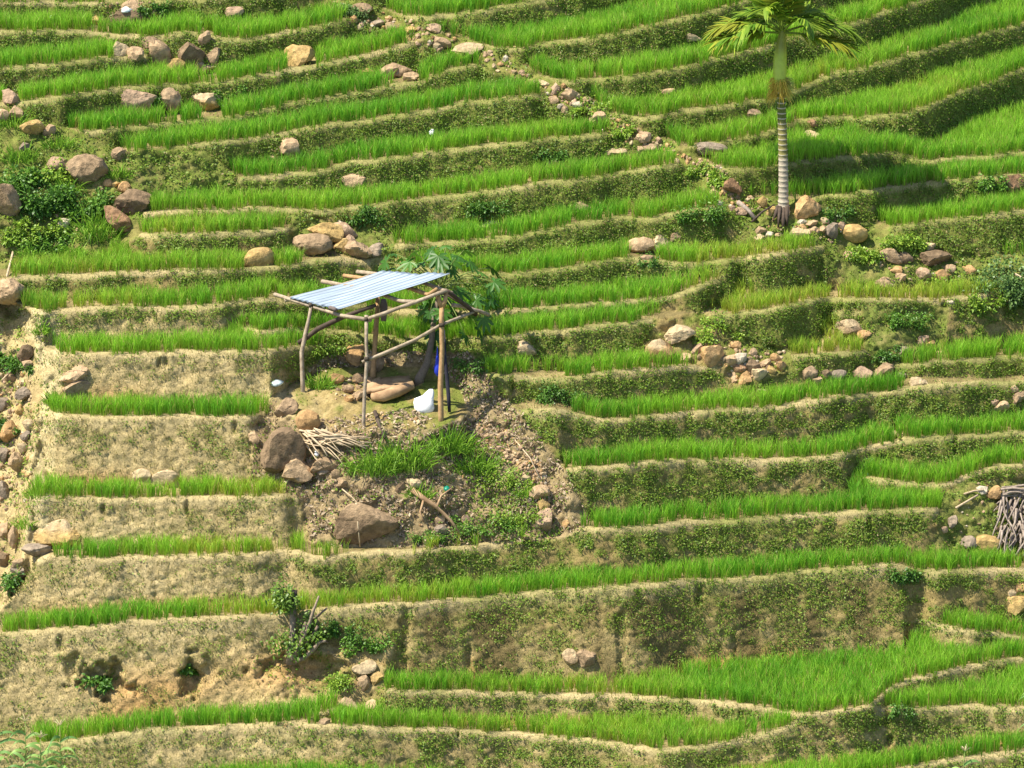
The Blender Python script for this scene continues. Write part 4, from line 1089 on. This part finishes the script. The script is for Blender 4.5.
for a in [
    (34, 214, 62, 62, 'dense dark leafy bush beside the cracked boulder, left edge', .09, DARKG), (20, 190, 40, 40, 'dark green bush above the cracked boulder at left', .09, MIDG),
    (52, 182, 34, 26, 'light green leafy weed clump left of the smooth boulder', .08, YELG), (40, 236, 42, 22, 'bright low weeds on the ridge of the leafy knoll', .08, YELG), (20, 246, 30, 18, 'bright weeds at the left foot of the leafy knoll', .08, YELG),
    (85, 218, 40, 40, 'mid green leafy bush on top of the knoll', .09, MIDG), (46, 252, 40, 22, 'green weeds at the foot of the knoll', .08, MIDG),
    (1004, 304, 66, 54, 'grey green leafy bush on the right edge bank', .08, GREYG), (985, 312, 34, 22, 'bright green weeds below the right edge bush', .07, YELG),
    (891, 361, 30, 24, 'dark round bush at a terrace turn, right middle', .06, DARKG), (908, 330, 46, 26, 'light weeds above the dark round bush', .06, MIDG),
    (550, 161, 26, 15, 'dark weed tuft behind the pale flat stone, top centre', .07, DARKG), (490, 217, 44, 28, 'dark leafy weeds on the bank above the papaya', .07, DARKG), (362, 226, 40, 22, 'dark leafy weeds right above the rock pile', .07, DARKG),
    (592, 116, 34, 18, 'yellow green weeds on the middle of the stony path', .07, YELG), (628, 138, 30, 20, 'yellow green weeds at a bend of the stony path', .07, YELG), (700, 176, 30, 18, 'yellow green weeds above the palm gully', .07, YELG), (719, 186, 18, 18, 'bright yellow green leafy plant left of the palm', .1, YELG),
    (96, 692, 24, 26, 'dark leafy plant growing in the larger bank hollow', .09, DARKG), (188, 674, 14, 14, 'dark leafy plant growing in the smaller bank hollow', .08, MIDG),
    (872, 476, 30, 20, 'dark weeds in the corner below a terrace turn, right', .06, DARKG), (905, 580, 24, 16, 'dark weeds hanging over the long bank, right', .07, DARKG), (902, 716, 22, 16, 'dark weeds under the lower right crest bend', .06, DARKG), (893, 553, 14, 10, 'small dark tuft at the end of a rice strip, right', .05, DARKG),
    (14, 372, 34, 30, 'dark green bush at the head of the left gully', .08, DARKG), (4, 440, 26, 40, 'dark leafy bush filling the left gully', .08, DARKG), (4, 590, 24, 26, 'dark bush at the lower left gully mouth', .08, DARKG),
    (992, 190, 30, 22, 'small green bush beside the reddish brown rock', .07, MIDG), (152, 16, 26, 18, 'dark bush among the rocks at the top edge', .08, DARKG), (196, 25, 20, 14, 'dark weed tuft above the boulder heap', .07, DARKG), (347, 18, 34, 20, 'grey green bush at the top of the stony path', .07, GREYG),
    (195, 65, 20, 12, 'bright leafy plant between the heaped boulders', .07, YELG), (158, 104, 12, 12, 'leafy plant between the two bank boulders', .06, MIDG), (228, 104, 26, 20, 'leafy weeds right of the yellow boulder', .07, MIDG),
    (715, 345, 44, 26, 'light green creeper over the central rubble heap', .06, YELG), (905, 250, 44, 24, 'light green weeds on the right bank under the terrace', .07, YELG), (870, 262, 40, 26, 'yellow green weeds in the middle of the right bank', .07, YELG), (958, 292, 44, 18, 'yellow green weeds left of the right edge bush', .07, YELG), (838, 222, 24, 18, 'dark green weeds between the two palm boulders', .07, DARKG),
    (522, 526, 60, 26, 'leafy weeds covering the right flank of the mound', .05, YELG), (480, 534, 60, 22, 'leafy weeds at the foot of the hut mound', .05, MIDG), (505, 488, 50, 26, 'leafy weeds under the rubble slope', .05, YELG), (425, 543, 40, 16, 'leafy weeds below the rotten branch', .05, MIDG),
    (370, 655, 50, 24, 'bright weeds on the spur right of the stump', .06, MIDG), (345, 690, 40, 26, 'low green weeds on the spur below the stump', .05, YELG), (330, 640, 50, 20, 'dark weeds in the shade of the stump', .06, DARKG), (560, 404, 44, 26, 'dark weeds on the bank in the hut shadow', .06, DARKG), (470, 372, 36, 24, 'dark weeds behind the right post of the hut', .06, DARKG),
    (645, 265, 22, 12, 'dark weeds at the central terrace corner', .06, DARKG), (320, 300, 50, 18, 'weeds on the bank left behind the hut', .06, MIDG), (330, 355, 30, 20, 'bright weeds left behind the orange boulder', .06, YELG), (700, 222, 60, 20, 'green weeds on the bank left of the palm stones', .06, MIDG)]:
    shrub(*a[:5], leaf=a[5], tone=a[6])

def grass_clump(x, y, w, h, label, n=140, tone=((0.10, 0.26, 0.02), (0.32, 0.54, 0.055)), wid=.018, arch=.9, flat=.6):
    t = float(depth_at(x, y)); k = kpx(t); W, H = w / k, h / k; base = at(x, y, t)
    r = np.random.default_rng(int(x * 3 + y))
    m = MB()
    for i in range(n):
        a = r.uniform(0, 2 * math.pi); q = r.random() ** .6
        gx, gy = x + math.cos(a) * q * w * .36, y - abs(math.sin(a)) * q * h * .35
        b = at(gx, gy, float(depth_at(gx, gy)))
        ln = H * r.uniform(.55, 1.15); d = Vector((math.cos(a) * .55 * q + r.normal(0, .25), math.sin(a) * .4 * q - .12 + r.normal(0, .2), 1))
        u = r.random(); tint = np.array(tone[0]) * (1 - u) + np.array(tone[1]) * u
        m.leaf(b - Vector((0, 0, .02)), d, (r.normal(0, 1), -1, .2), ln, wid * r.uniform(.7, 1.4), tint, arch * r.uniform(.2, .9), 3)
    e = m.build('grass_clump', MAT_GRASSB, None, False)
    e['label'] = label; e['category'] = 'grass'
    return e
for a in [
    (98, 244, 58, 52, 'big arching grass clump at the right of the knoll', 220), (372, 478, 62, 46, 'arching grass clump left on the hut mound', 260), (405, 474, 60, 56, 'tallest arching grass clump in the middle of the hut mound', 320), (448, 458, 56, 44, 'arching grass clump under the white sack', 300),
    (475, 476, 44, 34, 'arching grass clump on the right of the mound', 200), (320, 390, 34, 24, 'fine light green grass tuft beside the left post', 200), (54, 405, 26, 22, 'grass tuft under the two stacked left boulders', 90), (42, 335, 20, 20, 'grass tuft on the left path crest', 80),
    (60, 150, 44, 22, 'grass clump above the smooth brown boulder', 160), (20, 165, 40, 30, 'grass clump above the dark leafy bush', 160), (30, 262, 40, 24, 'grass clump at the foot of the knoll by the pole', 140), (72, 258, 40, 22, 'low grass clump at the middle foot of the knoll', 140), (120, 180, 30, 22, 'grass clump right of the smooth brown boulder', 110), (56, 212, 36, 22, 'bright grass clump above the white-faced stone', 140), (14, 130, 36, 30, 'grass tuft below the stack at the left edge', 120), (420, 500, 34, 26, 'grass tuft over the littered hollow', 120), (70, 196, 34, 26, 'light grass clump on the knoll crest', 120), (34, 500, 28, 24, 'grass tuft on the left path lower down', 90), (24, 530, 28, 22, 'grass tuft left of the pale yellow boulder', 80), (530, 500, 34, 26, 'grass tuft by the edging stones of the mound', 110)]:
    grass_clump(*a)

# papaya behind the hut
def papaya():
    tp0 = float(depth_at(418, 382)); base = at(418, 382, tp0)
    e = thing('papaya_tree', base, 'papaya tree with big lobed leaves growing behind the hut', 'tree')
    top = at(440, 285, tp0 + .35)
    path = [base + Vector((0, 0, -.12)), at(420, 378, tp0), at(427, 364, tp0 + .1), at(431, 345, tp0 + .2), at(434, 320, tp0 + .28), top]
    m = MB(); m.tube(path, [.13, .11, .085, .07, .06, .045], 10, (0.19, 0.15, 0.11), wob=.15); m.build('trunk', MAT_BARK, e)
    r = np.random.default_rng(12)
    ends = [(392, 268), (402, 258), (414, 252), (424, 262), (432, 250), (446, 247), (458, 256), (470, 262), (480, 272), (492, 268), (488, 288), (476, 300), (466, 284), (452, 270), (440, 262), (420, 274), (408, 282), (486, 306), (470, 320), (480, 330), (462, 300), (430, 312), (436, 322), (428, 300), (448, 318), (494, 282), (399, 276), (465, 335), (386, 262), (396, 254), (410, 262), (438, 256), (452, 260), (464, 250), (474, 276), (458, 290), (444, 298), (438, 306), (426, 318), (434, 334), (430, 326), (442, 312), (450, 306), (484, 318), (472, 308), (490, 300), (428, 308)]
    for i, (ex, ey) in enumerate(ends):
        te = min(tp0 + .35 + r.uniform(-.75, .8) + (.45 if ex < 435 else 0), float(depth_at(ex, ey + 6)) - .35); p1 = at(ex, ey, te); p0 = top + Vector((0, 0, -.25 * r.random()))
        m = MB(); m.tube(bend(p0, p1, (0, 0, .14), 5), [.014, .013, .011, .009, .006], 5, (0.20, 0.27, 0.08))
        out = (p1 - p0); out.z = 0; out = out.normalized() if out.length > .05 else Vector((1, 0, 0))
        nrm = Vector((out.x * .5 + r.normal(0, .35), out.y * .5 - .2 + r.normal(0, .35), .85)).normalized()
        if ey > 300: nrm = Vector((out.x * .9, -.4 + r.normal(0, .3), .35)).normalized()
        side = out.cross(nrm).normalized(); fw = nrm.cross(side).normalized()
        if fw.dot(out) < 0: fw = -fw
        R = r.uniform(.22, .36); u = r.random(); tint = np.array((0.028, 0.10, 0.014)) * (1 - u) + np.array((0.075, 0.20, 0.022)) * u
        pm = m; m = MB()
        c = m.addv([p1], tint)
        rim = []
        nl = 7
        for q in range(nl * 4 + 1):
            a = -2.5 + 5.0 * q / (nl * 4); ph = q % 4
            rad = R * (1.0 if ph == 2 else (.82 if ph in (1, 3) else .46)) * (1 - .12 * abs(a))
            v = fw * math.cos(a) + side * math.sin(a)
            rim.append(p1 + v * rad + Vector((0, 0, -.30 * rad * rad / R)))
        k = m.addv(rim, tint)
        for q in range(len(rim) - 1): m.face((c, k + q, k + q + 1))
        lf = m.build('leaf', MAT_BROAD, e, False)
        pm.build('petiole', MAT_BARK, lf)
papaya()

# areca palm
def palm():
    bx, by = 783.5, 214; t0 = float(depth_at(bx, by)); k = kpx(t0); base = at(bx, by, t0)
    e = thing('palm_tree', base, 'slender ringed palm with feathery crown rising past the top edge', 'palm')
    m = MB(); y = by + 3; pts = []; rad = []; mi = []
    ring_rows = []
    yy = 216.0; ringstep = 5.2
    segs = []
    while yy > 84:
        u = (216 - yy) / 132
        cx = 783.5 - 3.6 * u + 1.2 * math.sin(3 * u); R = (5.1 - 1.0 * u + 1.6 * max(0, .12 - u) / .12) / k
        segs.append((cx, yy, R, 0)); segs.append((cx, yy - ringstep + 1.5, R * .99, 1)); segs.append((cx, yy - ringstep + 1.3, R * 1.03, 1)); segs.append((cx, yy - ringstep + .3, R * 1.03, 0))
        yy -= ringstep
    ids = []
    S = 14
    for (cx, y2, R, f) in segs:
        c = at(cx, y2, t0)
        ids.append(m.addv([c + Vector((math.cos(2 * math.pi * q / S) * R, math.sin(2 * math.pi * q / S) * R, 0)) for q in range(S)], (0.36, 0.31, 0.24) if y2 > 158 else ((0.22, 0.20, 0.07) if y2 > 120 else (0.14, 0.17, 0.04))))
    ringt = (0.48, 0.43, 0.32)
    for i in range(len(segs) - 1):
        white = (i % 4) in (1, 2)
        for q in range(S):
            q2 = (q + 1) % S; m.face((ids[i] + q, ids[i] + q2, ids[i + 1] + q2, ids[i + 1] + q), 1 if white else 0)
    ring_m = plain_material('pale_palm_ring', ringt, .8, 0, 20, .2)
    m.build('trunk', [MAT_BARK, ring_m], e)
    m = MB()
    cs = [(780.2, 90, 4.6), (780.0, 84, 5.6), (779.8, 76, 6.7), (779.8, 68, 6.9), (780.2, 58, 6.6), (780.8, 48, 5.8), (781.6, 40, 4.6), (782.4, 32, 3.2), (783, 26, 1.6)]
    m.tube([at(x, y2, t0) for x, y2, _ in cs], [r_ / k for _, _, r_ in cs], 14, [(0.40, 0.52, 0.05)] * 2 + [(0.48, 0.60, 0.07)] * 3 + [(0.34, 0.36, 0.07)] * 4)
    m.build('crownshaft', tint_material('crownshaft_skin', .45, 5, .8, 1.15, .15, .01, .4), e)
    r = np.random.default_rng(4)
    m = MB()
    for i in range(480):
        a = r.uniform(0, 2 * math.pi); ln = r.uniform(.14, .36); b = at(780, r.uniform(78, 96), t0) + Vector((math.cos(a) * .11, math.sin(a) * .11, 0))
        u = r.random(); tint = np.array((0.46, 0.29, 0.04)) * (1 - u) + np.array((0.80, 0.64, 0.12)) * u
        if math.cos(a) > .5: tint = tint * .5 + np.array((0.5, 0.52, 0.15)) * .5
        m.leaf(b, (math.cos(a), math.sin(a), r.uniform(-.3, .9)), (0, -1, .3), ln, .02, tint, .8, 3)
    for i in range(60):
        a = r.uniform(-.7, .7); b = at(786, r.uniform(78, 88), t0 - .05)
        m.leaf(b, (math.cos(a), math.sin(a) - .3, r.uniform(.1, .9)), (0, 0, 1), r.uniform(.15, .34), .018, (0.52, 0.55, 0.18), .5, 3)
    m.build('flower_cluster', MAT_STRAW, e, False)
    crown = at(782.2, 33, t0)
    def frond(az, el, L, droop, lw=.05, tone=0):
        m = MB(); a, q = math.radians(az), math.radians(el)
        d = Vector((math.cos(a) * math.cos(q), math.sin(a) * math.cos(q), math.sin(q))); N = 34
        def pt(s): return crown + d * L * s * (1 - .18 * s) + Vector((0, 0, -1)) * droop * L * s * s
        pts = [pt(i / 9) for i in range(10)]
        rm = MB(); rm.tube(pts, [.035, .03, .026, .022, .018, .015, .012, .01, .007, .004], 6, (0.22, 0.30, 0.05))
        for i in range(3, N):
            s = .14 + .86 * i / N; p = pt(s); tg = (pt(min(1, s + .03)) - pt(s - .03)).normalized()
            side = tg.cross(Vector((0, 0, 1))); side = side.normalized() if side.length > .05 else Vector((1, 0, 0))
            up = side.cross(tg)
            ln = (.30 + .42 * math.sin(math.pi * min(1, s * .95 + .02)) ** .6) * (.9 + .2 * r.random())
            for sg in (-1, 1):
                v = side * sg * .85 + tg * (.35 + .55 * s) + up * r.uniform(-.05, .25)
                u = r.random(); tint = np.array((0.08, 0.20, 0.015)) * (1 - u) + np.array((0.34, 0.46, 0.045)) * u
                if tone and r.random() < .6: tint = np.array((0.33, 0.36, 0.035)) * r.uniform(.7, 1)
                m.leaf(p, v, up, ln, lw * r.uniform(.9, 1.5), tint, r.uniform(.08, .34), 4)
        fo = m.build('frond', MAT_PALMLEAF, e, False)
        rm.build('rachis', MAT_BARK, fo)
    for f in [(177, 28, 2.3, .40, .065, 1), (194, 8, 2.0, .18, .065, 1), (160, 48, 2.1, .55, .06), (2, 24, 2.4, .38, .07, 0), (345, 4, 2.0, .2, .065, 1), (18, 50, 2.2, .55, .06), (205, 38, 1.9, .5, .06), (60, 76, 2.0, .3, .06), (118, 78, 2.0, .3, .06), (225, 66, 1.9, .4, .06), (318, 52, 1.8, .5, .06), (270, 76, 1.9, .3, .06, 1), (180, 78, 2.2, .25, .06), (0, 76, 2.2, .25, .06)]:
        frond(*f)
    m2 = []
    for (x1, y1, x2, y2) in [(780, 213, 778, 228), (784, 214, 783, 232), (787, 213, 787, 226), (778, 212, 773, 221)]:
        p = [at(x1, y1 - 6, t0 - .1), at((x1 + x2) / 2, (y1 + y2) / 2 - 2, float(depth_at((x1 + x2) / 2, (y1 + y2) / 2)) - .08), at(x2, y2, float(depth_at(x2, y2)) - .02)]
        pole('root', p, [.05, .04, .02], MAT_DARKWOOD, e, 7, .4)
palm()

# pollard stump with sprouting leaves
def stump():
    t = float(depth_at(292, 662)); base = at(292, 662, t)
    e = thing('pollard_tree', base, 'cut-back pollard stump with a few leafy shoots on the bank', 'tree')
    B = (0.20, 0.15, 0.11); Wd = (0.27, 0.21, 0.155)
    m = MB(); m.tube([at(291, 664, t + .05), at(291.5, 650, t), at(293, 635, t), at(292.5, 618, t), at(293.5, 602, t), at(295, 590, t)], [.12, .09, .075, .07, .085, .06], 10, [(0.25, 0.2, 0.15)] * 3 + [Wd, (0.05, 0.04, 0.035), (0.05, 0.04, 0.035)], wob=.3); m.build('trunk', MAT_BARK, e)
    for pts, rr, c in [([(293, 660), (300, 645), (308, 628), (313, 612), (319, 596)], [.06, .05, .045, .035, .02], Wd), ([(312, 620), (320, 614), (327, 608)], [.04, .03, .02], B), ([(295, 662), (304, 658), (313, 650), (320, 642), (326, 641)], [.055, .05, .045, .04, .03], Wd), ([(297, 648), (303, 632), (306, 622)], [.06, .05, .04], B), ([(300, 645), (310, 640), (318, 626)], [.05, .04, .03], B)]:
        m = MB(); m.tube([at(x, y, t - .12 - .05 * i) for i, (x, y) in enumerate(pts)], rr, 8, c, wob=.3); m.build('branch', MAT_BARK, e)
    r = np.random.default_rng(9)
    for (cx, cy, w, h, n) in [(281, 596, 22, 26, 300), (290, 604, 18, 18, 200), (305, 640, 28, 24, 320), (280, 642, 24, 24, 130), (314, 634, 20, 18, 180), (296, 652, 18, 16, 130), (308, 620, 16, 20, 90)]:
        m = MB()
        for i in range(n):
            q = r.normal(0, .28, 3); p = at(cx + q[0] * w, cy + q[2] * h, t - .12 + q[1] * .5)
            u = r.random(); m.leaf(p, r.normal(0, 1, 3), (0, -.3, 1), r.uniform(.06, .12), .05, np.array((0.05, 0.12, 0.015)) * (1 - u) + np.array((0.2, 0.32, 0.04)) * u, .4, 2)
        m.build('leafy_shoot', MAT_BROAD, e, False, kind='stuff')
stump()

# maize in the near corner
def maize(x, y, top, label, lean=0, leaves=12, only=None, seed=1):
    r = np.random.default_rng(seed); t = float(depth_at(x, y)) - .3; k = kpx(t); base = at(x, y, t); H = (y - top) / k
    e = thing('maize_plant', base, label, 'maize')
    tip = base + Vector((lean / k, 0, H * .88))
    m = MB(); m.tube(bend(base, tip, (0, 0, 0), 6, .01), [.02, .018, .016, .014, .011, .007], 6, (0.22, 0.30, 0.08)); m.build('stalk', MAT_BARK, e)
    for i in range(leaves):
        s = .40 + .52 * i / leaves; p = base.lerp(tip, s); a = (math.pi if i % 2 else 0) + r.normal(0, .5) + .3
        if only is not None: a = only + r.normal(0, .3)
        u = r.random(); m = MB(); m.leaf(p, (math.cos(a), math.sin(a) * .7 - .15, r.uniform(.5, 1.1)), (0, -.7, .7), r.uniform(.65, 1.0), r.uniform(.06, .085), np.array((0.12, 0.28, 0.07)) * (1 - u) + np.array((0.34, 0.52, 0.14)) * u, r.uniform(.5, 1.0), 7, fold=.25)
        m.build('leaf', MAT_GRASSB, e, True)
    m = MB()
    for i in range(11):
        a = r.uniform(0, 2 * math.pi); m.leaf(tip - Vector((0, 0, .03)), (math.cos(a), math.sin(a), r.uniform(.7, 2.2)), (0, -1, 0), r.uniform(.2, .32), .016, (0.55, 0.48, 0.28), .35, 3)
    m.build('tassel', MAT_STRAW, e, False)
maize(63, 838, 700, 'tasselled maize plant, rightmost in the lower left corner', 0, 14, seed=3)
maize(26, 842, 694, 'tasselled maize plant, second from left in the lower left corner', 3, 14, seed=5)
maize(3, 836, 698, 'maize plant cut by the left edge in the lower left corner', -4, 13, seed=8)
maize(42, 850, 712, 'shorter maize plant between two others in the lower left corner', 2, 12, seed=11)
maize(1040, 790, 650, 'maize plant beyond the right edge with one leaf reaching in', 0, 7, math.pi, seed=14)
maize(956, 852, 728, 'maize plant below the bottom edge with one leaf tip showing', 6, 7, seed=17)

# ------------------------------------------------------------------ crop and ground cover
NORICE = [[(26,428),(54,428),(54,484),(26,487)], [(898,622),(926,622),(932,636),(905,646)], [(270,420),(290,372),(330,340),(446,340),(450,372),(450,400),(480,404),(520,436),(545,474),(578,522),(556,538),(430,549),(396,552),(300,552),(296,484)],
          [(-170,300),(20,300),(26,312),(60,356),(50,416),(44,420),(30,495),(48,545),(40,558),(8,600),(2,640),(-170,640)],
          [(-170,120),(40,118),(56,130),(110,150),(134,196),(136,240),(20,262),(10,268),(10,280),(-170,284)],
          [(505,372),(565,372),(580,400),(560,418),(505,418)],
          [(-170,700),(32,700),(32,760),(-170,760)], [(284,212),(386,224),(388,262),(284,256)],
          [(250,640),(385,640),(385,700),(300,700),(262,694)], [(640,316),(700,305),(745,318),(790,352),(790,384),(732,384),(715,358),(700,352),(690,342),(650,332)], [(865,310),(935,310),(935,345),(905,352),(895,362),(870,352)], [(900,374),(1030,374),(1030,388),(905,390)],
          [(138,40),(222,38),(222,58),(205,70),(138,62)]]
norice = ISBANK.copy()
for pl in NORICE: norice |= in_poly(XG + (n2 - .5) * 8, YG + (n2 - .5) * 5, pl)
for (x0, y0, x1, y1) in ROCKBOX: norice |= (XG > x0) & (XG < x1) & (YG > y0) & (YG < y1 + (8 if x1 - x0 > 20 else 4))
m = tread_m & ~norice
thin = vnoise(XG / 22, YG / 9, 501)
yellow = np.clip(interp_field([(830,62,.6),(945,98,.6),(980,40,.15),(1000,130,.1),(900,30,.2),(850,140,.15),(150,262,.55),(60,270,.6),(280,265,.5),(860,310,.8),(380,550,.6),(330,548,.7),(630,735,.55),(60,490,.4),(700,125,.4),(300,260,.4),(250,325,.4),(500,300,.1),(800,690,.0),(600,570,.05),(300,60,.1),(900,200,.2),(150,150,.1),(600,450,.25),(100,400,.15),(180,720,.1),(700,40,.3),(950,420,.1),(960,690,.25)], 55) + (n2 - .5) * .5, 0, 1)
rd = 120.0 * m * sstep(1.5, 3.2, RIMD + (thin - .5) * 1.8) * np.where(thin > .10, 1, .5) * sstep(-2., 1.5, TOED + (n2 - .5) * 4)
rd = rd * (1 - .45 * sstep(.45, .9, yellow))
ii, jj, tp = scatter(rd[:-1, :-1])
def blades(pos, tint, height, width, lean, nseg2=True, seedx=0):
    n = len(pos)
    az = rng.random(n) * 2 * math.pi
    dirv = np.stack([np.cos(az), np.sin(az), np.zeros(n)], -1)
    az2 = rng.random(n) * math.pi
    side = np.stack([np.cos(az2), np.sin(az2) * .5, np.zeros(n)], -1)
    h = height[:, None]; w = width[:, None] * side
    up = np.array((0, 0, 1.0))
    base = pos - up * .02
    mid = pos + up * h * .58 + dirv * lean[:, None] * .35 * h
    tip = pos + up * h + dirv * lean[:, None] * h
    tip[:, 2] -= (lean ** 2 * height) * .35
    V = np.stack([base - w * .5, base + w * .5, mid + w * .5, mid - w * .5, tip], 1).reshape(-1, 3)
    o = (np.arange(n) * 5)[:, None]
    F = np.concatenate([o + np.array([[0, 1, 2, 3]]), o + np.array([[3, 2, 4]])], 1).ravel()
    S = np.tile([4, 3], n)
    T = np.repeat(tint, 5, 0)
    return V, F, S, T

NB = 9
nt_ = len(tp)
tv = fbm(tp[:, 0] * .55, tp[:, 1] * .8, 601, 3); tv2 = rng.random(nt_)
yl = yellow[ii, jj]
green1 = np.array((0.290, 0.575, 0.040)); green2 = np.array((0.155, 0.425, 0.028)); yel = np.array((0.50, 0.56, 0.07))
plotv = vnoise(XG / 150, YG / 16, 909)[ii, jj]
tv = np.clip(tv + (plotv - .5) * .35, 0, 1)
tc_ = green1[None] * (1 - sstep(.35, .7, tv * .6 + tv2 * .4)[:, None]) + green2[None] * sstep(.35, .7, tv * .6 + tv2 * .4)[:, None]
ym = sstep(.35, 1.0, yl + (tv2 - .5) * .5)[:, None]
tc_ = tc_ * (1 - ym * .75) + yel * ym * .75
hh = (0.33 + 0.13 * fbm(tp[:, 0] * .9, tp[:, 1] * 1.2, 602, 3) + 0.05 * rng.random(nt_)) * (1 - .22 * ym[:, 0])
bp_ = np.repeat(tp, NB, 0) + np.concatenate([rng.normal(0, .022, (nt_ * NB, 2)), np.zeros((nt_ * NB, 1))], 1)
bt = np.repeat(tc_, NB, 0) * (0.62 + .72 * rng.random((nt_ * NB, 1)))
bh = np.repeat(hh, NB) * (0.7 + .4 * rng.random(nt_ * NB))
dry = rng.random(nt_ * NB) < .05
bt[dry] = (0.44, 0.40, 0.11)
V, F, S, T = blades(bp_, bt, bh, .009 + .006 * rng.random(nt_ * NB), .12 + .42 * rng.random(nt_ * NB) ** 1.5)
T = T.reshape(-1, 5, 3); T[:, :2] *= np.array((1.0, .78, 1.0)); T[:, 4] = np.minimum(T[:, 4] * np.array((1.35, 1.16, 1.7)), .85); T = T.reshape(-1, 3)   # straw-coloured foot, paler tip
print('rice tufts', nt_)
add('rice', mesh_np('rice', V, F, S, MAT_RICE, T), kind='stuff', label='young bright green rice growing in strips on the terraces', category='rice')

# ------------------------------------------------------------------ low weeds on the banks, dry grass along the crests
wdens = np.where(RISER, 1700 * gcov ** 1.5 * (.35 + 1.3 * sstep(.35, .7, n2)), 0)
wdens = np.where(ISBANK, 240 * sstep(.4, .65, n1 * .45 + n2 * .55), wdens)
plat = in_poly(XG, YG, PLATFORM); wdens = np.where(plat, wdens * .2, wdens)
wdens = np.where(in_poly(XG, YG, [(455,440),(480,440),(530,475),(560,530),(550,542),(440,545),(470,500)]), wdens * 5 + 320, wdens)
wdens = np.where(lush, wdens * 2.0, wdens)
wdens = np.where(poly_dist(XG, YG, PATH) < 12, wdens * 1.3, wdens)
wdens += np.where(tread_m & ~norice & (TOED < 6), 25 * GREEN, 0) + np.where(tread_m & norice & ~ISBANK, 110 * gcov, 0)
ii, jj, wp_ = scatter(wdens[:-1, :-1])
nrm = NRM[ii, jj]
nw = len(wp_)
off = .01 + .07 * rng.random(nw)[:, None] ** 1.5
c = wp_ + nrm * off
ax = rng.normal(0, 1, (nw, 3)); ax += nrm * .4; ax /= np.linalg.norm(ax, axis=1)[:, None]
nn = nrm + np.array((0, 0, .6)) + rng.normal(0, .55, (nw, 3))
u_ = np.cross(nn, ax); u_ /= np.maximum(np.linalg.norm(u_, axis=1), 1e-6)[:, None]
w_ = np.cross(nn / np.linalg.norm(nn, axis=1)[:, None], u_)
sz = (.011 + .020 * rng.random(nw) ** 2 + np.where(ISBANK[ii, jj], .012, 0))[:, None]
V = np.stack([c - u_ * sz * 1.1, c + w_ * sz * .62, c + u_ * sz * 1.1, c - w_ * sz * .62], 1).reshape(-1, 3)
F = np.arange(nw * 4); S = np.full(nw, 4)
g = fbm(wp_[:, 0] * 1.6, wp_[:, 2] * 3.0, 701, 3)[:, None]; rr = rng.random((nw, 1))
wt = np.array((0.085, 0.165, 0.018)) * (1 - rr) + np.array((0.22, 0.33, 0.032)) * rr
wt = wt * (.7 + .6 * g)
wt = np.where(rng.random((nw, 1)) < .12, np.array((0.25, 0.20, 0.08)), wt)
print('weed leaves', nw)
add('weeds', mesh_np('weeds', V, F, S, MAT_WEED, np.repeat(wt, 4, 0)), kind='stuff', label='small leafy weeds creeping over the earth banks', category='weeds')

gd = np.where(~ISBANK & (RIMD < 6), 110, 0) + np.where(RISER & (np.nan_to_num(RISF, nan=1) < .3), 120, 0) + np.where(RISER, 420, 0) + np.where(ISBANK & ~plat, 200 * sstep(.35, .55, n2), 0)
ii, jj, gp = scatter((gd * sstep(.25, .6, n3 * .5 + n2 * .5))[:-1, :-1])
ng = len(gp); rr = rng.random((ng, 1)); gg = np.clip(GREEN[ii, jj][:, None] * .9 + rr * .5 - .2, 0, 1)
gt = (np.array((0.36, 0.29, 0.125)) * (1 - gg) + np.array((0.17, 0.25, 0.035)) * gg) * (.7 + .5 * rng.random((ng, 1)))
V, F, S, T = blades(gp, gt, .05 + .10 * rng.random(ng) ** 2, .008 + .006 * rng.random(ng), .3 + .9 * rng.random(ng))
print('dry grass', ng)
add('dry_grass', mesh_np('dry_grass', V, F, S, MAT_STRAW, T), kind='stuff', label='short dry grass fringing the terrace edges', category='grass')

# dry leaf litter and bark on the hut mound
ld = np.where(moundm | in_poly(XG, YG, [(300,420),(420,408),(440,432),(345,450)]), 620 * sstep(.36, .56, n2 * .6 + n1 * .4), 0) * np.where(XG > 296, 1, .15)
ii, jj, lp = scatter(ld[:-1, :-1]); nl_ = len(lp)
c = lp + NRM[ii, jj] * (.01 + .04 * rng.random(nl_)[:, None])
ax = rng.normal(0, 1, (nl_, 3)); nn = NRM[ii, jj] + rng.normal(0, .5, (nl_, 3)); nn /= np.linalg.norm(nn, axis=1)[:, None]
u_ = np.cross(nn, ax); u_ /= np.linalg.norm(u_, axis=1)[:, None]; w_ = np.cross(nn, u_)
sz = (.02 + .05 * rng.random(nl_) ** 2)[:, None]
V = np.stack([c - u_ * sz, c + w_ * sz * .4, c + u_ * sz, c - w_ * sz * .4], 1).reshape(-1, 3)
rr = rng.random((nl_, 1)); lt = np.array((0.14, 0.09, 0.05)) * (1 - rr) + np.array((0.58, 0.47, 0.33)) * rr
add('leaf_litter', mesh_np('leaf_litter', V, np.arange(nl_ * 4), np.full(nl_, 4), MAT_STRAW, np.repeat(lt, 4, 0)), kind='stuff', label='brown leaf litter and bark strewn over the hut mound', category='litter')
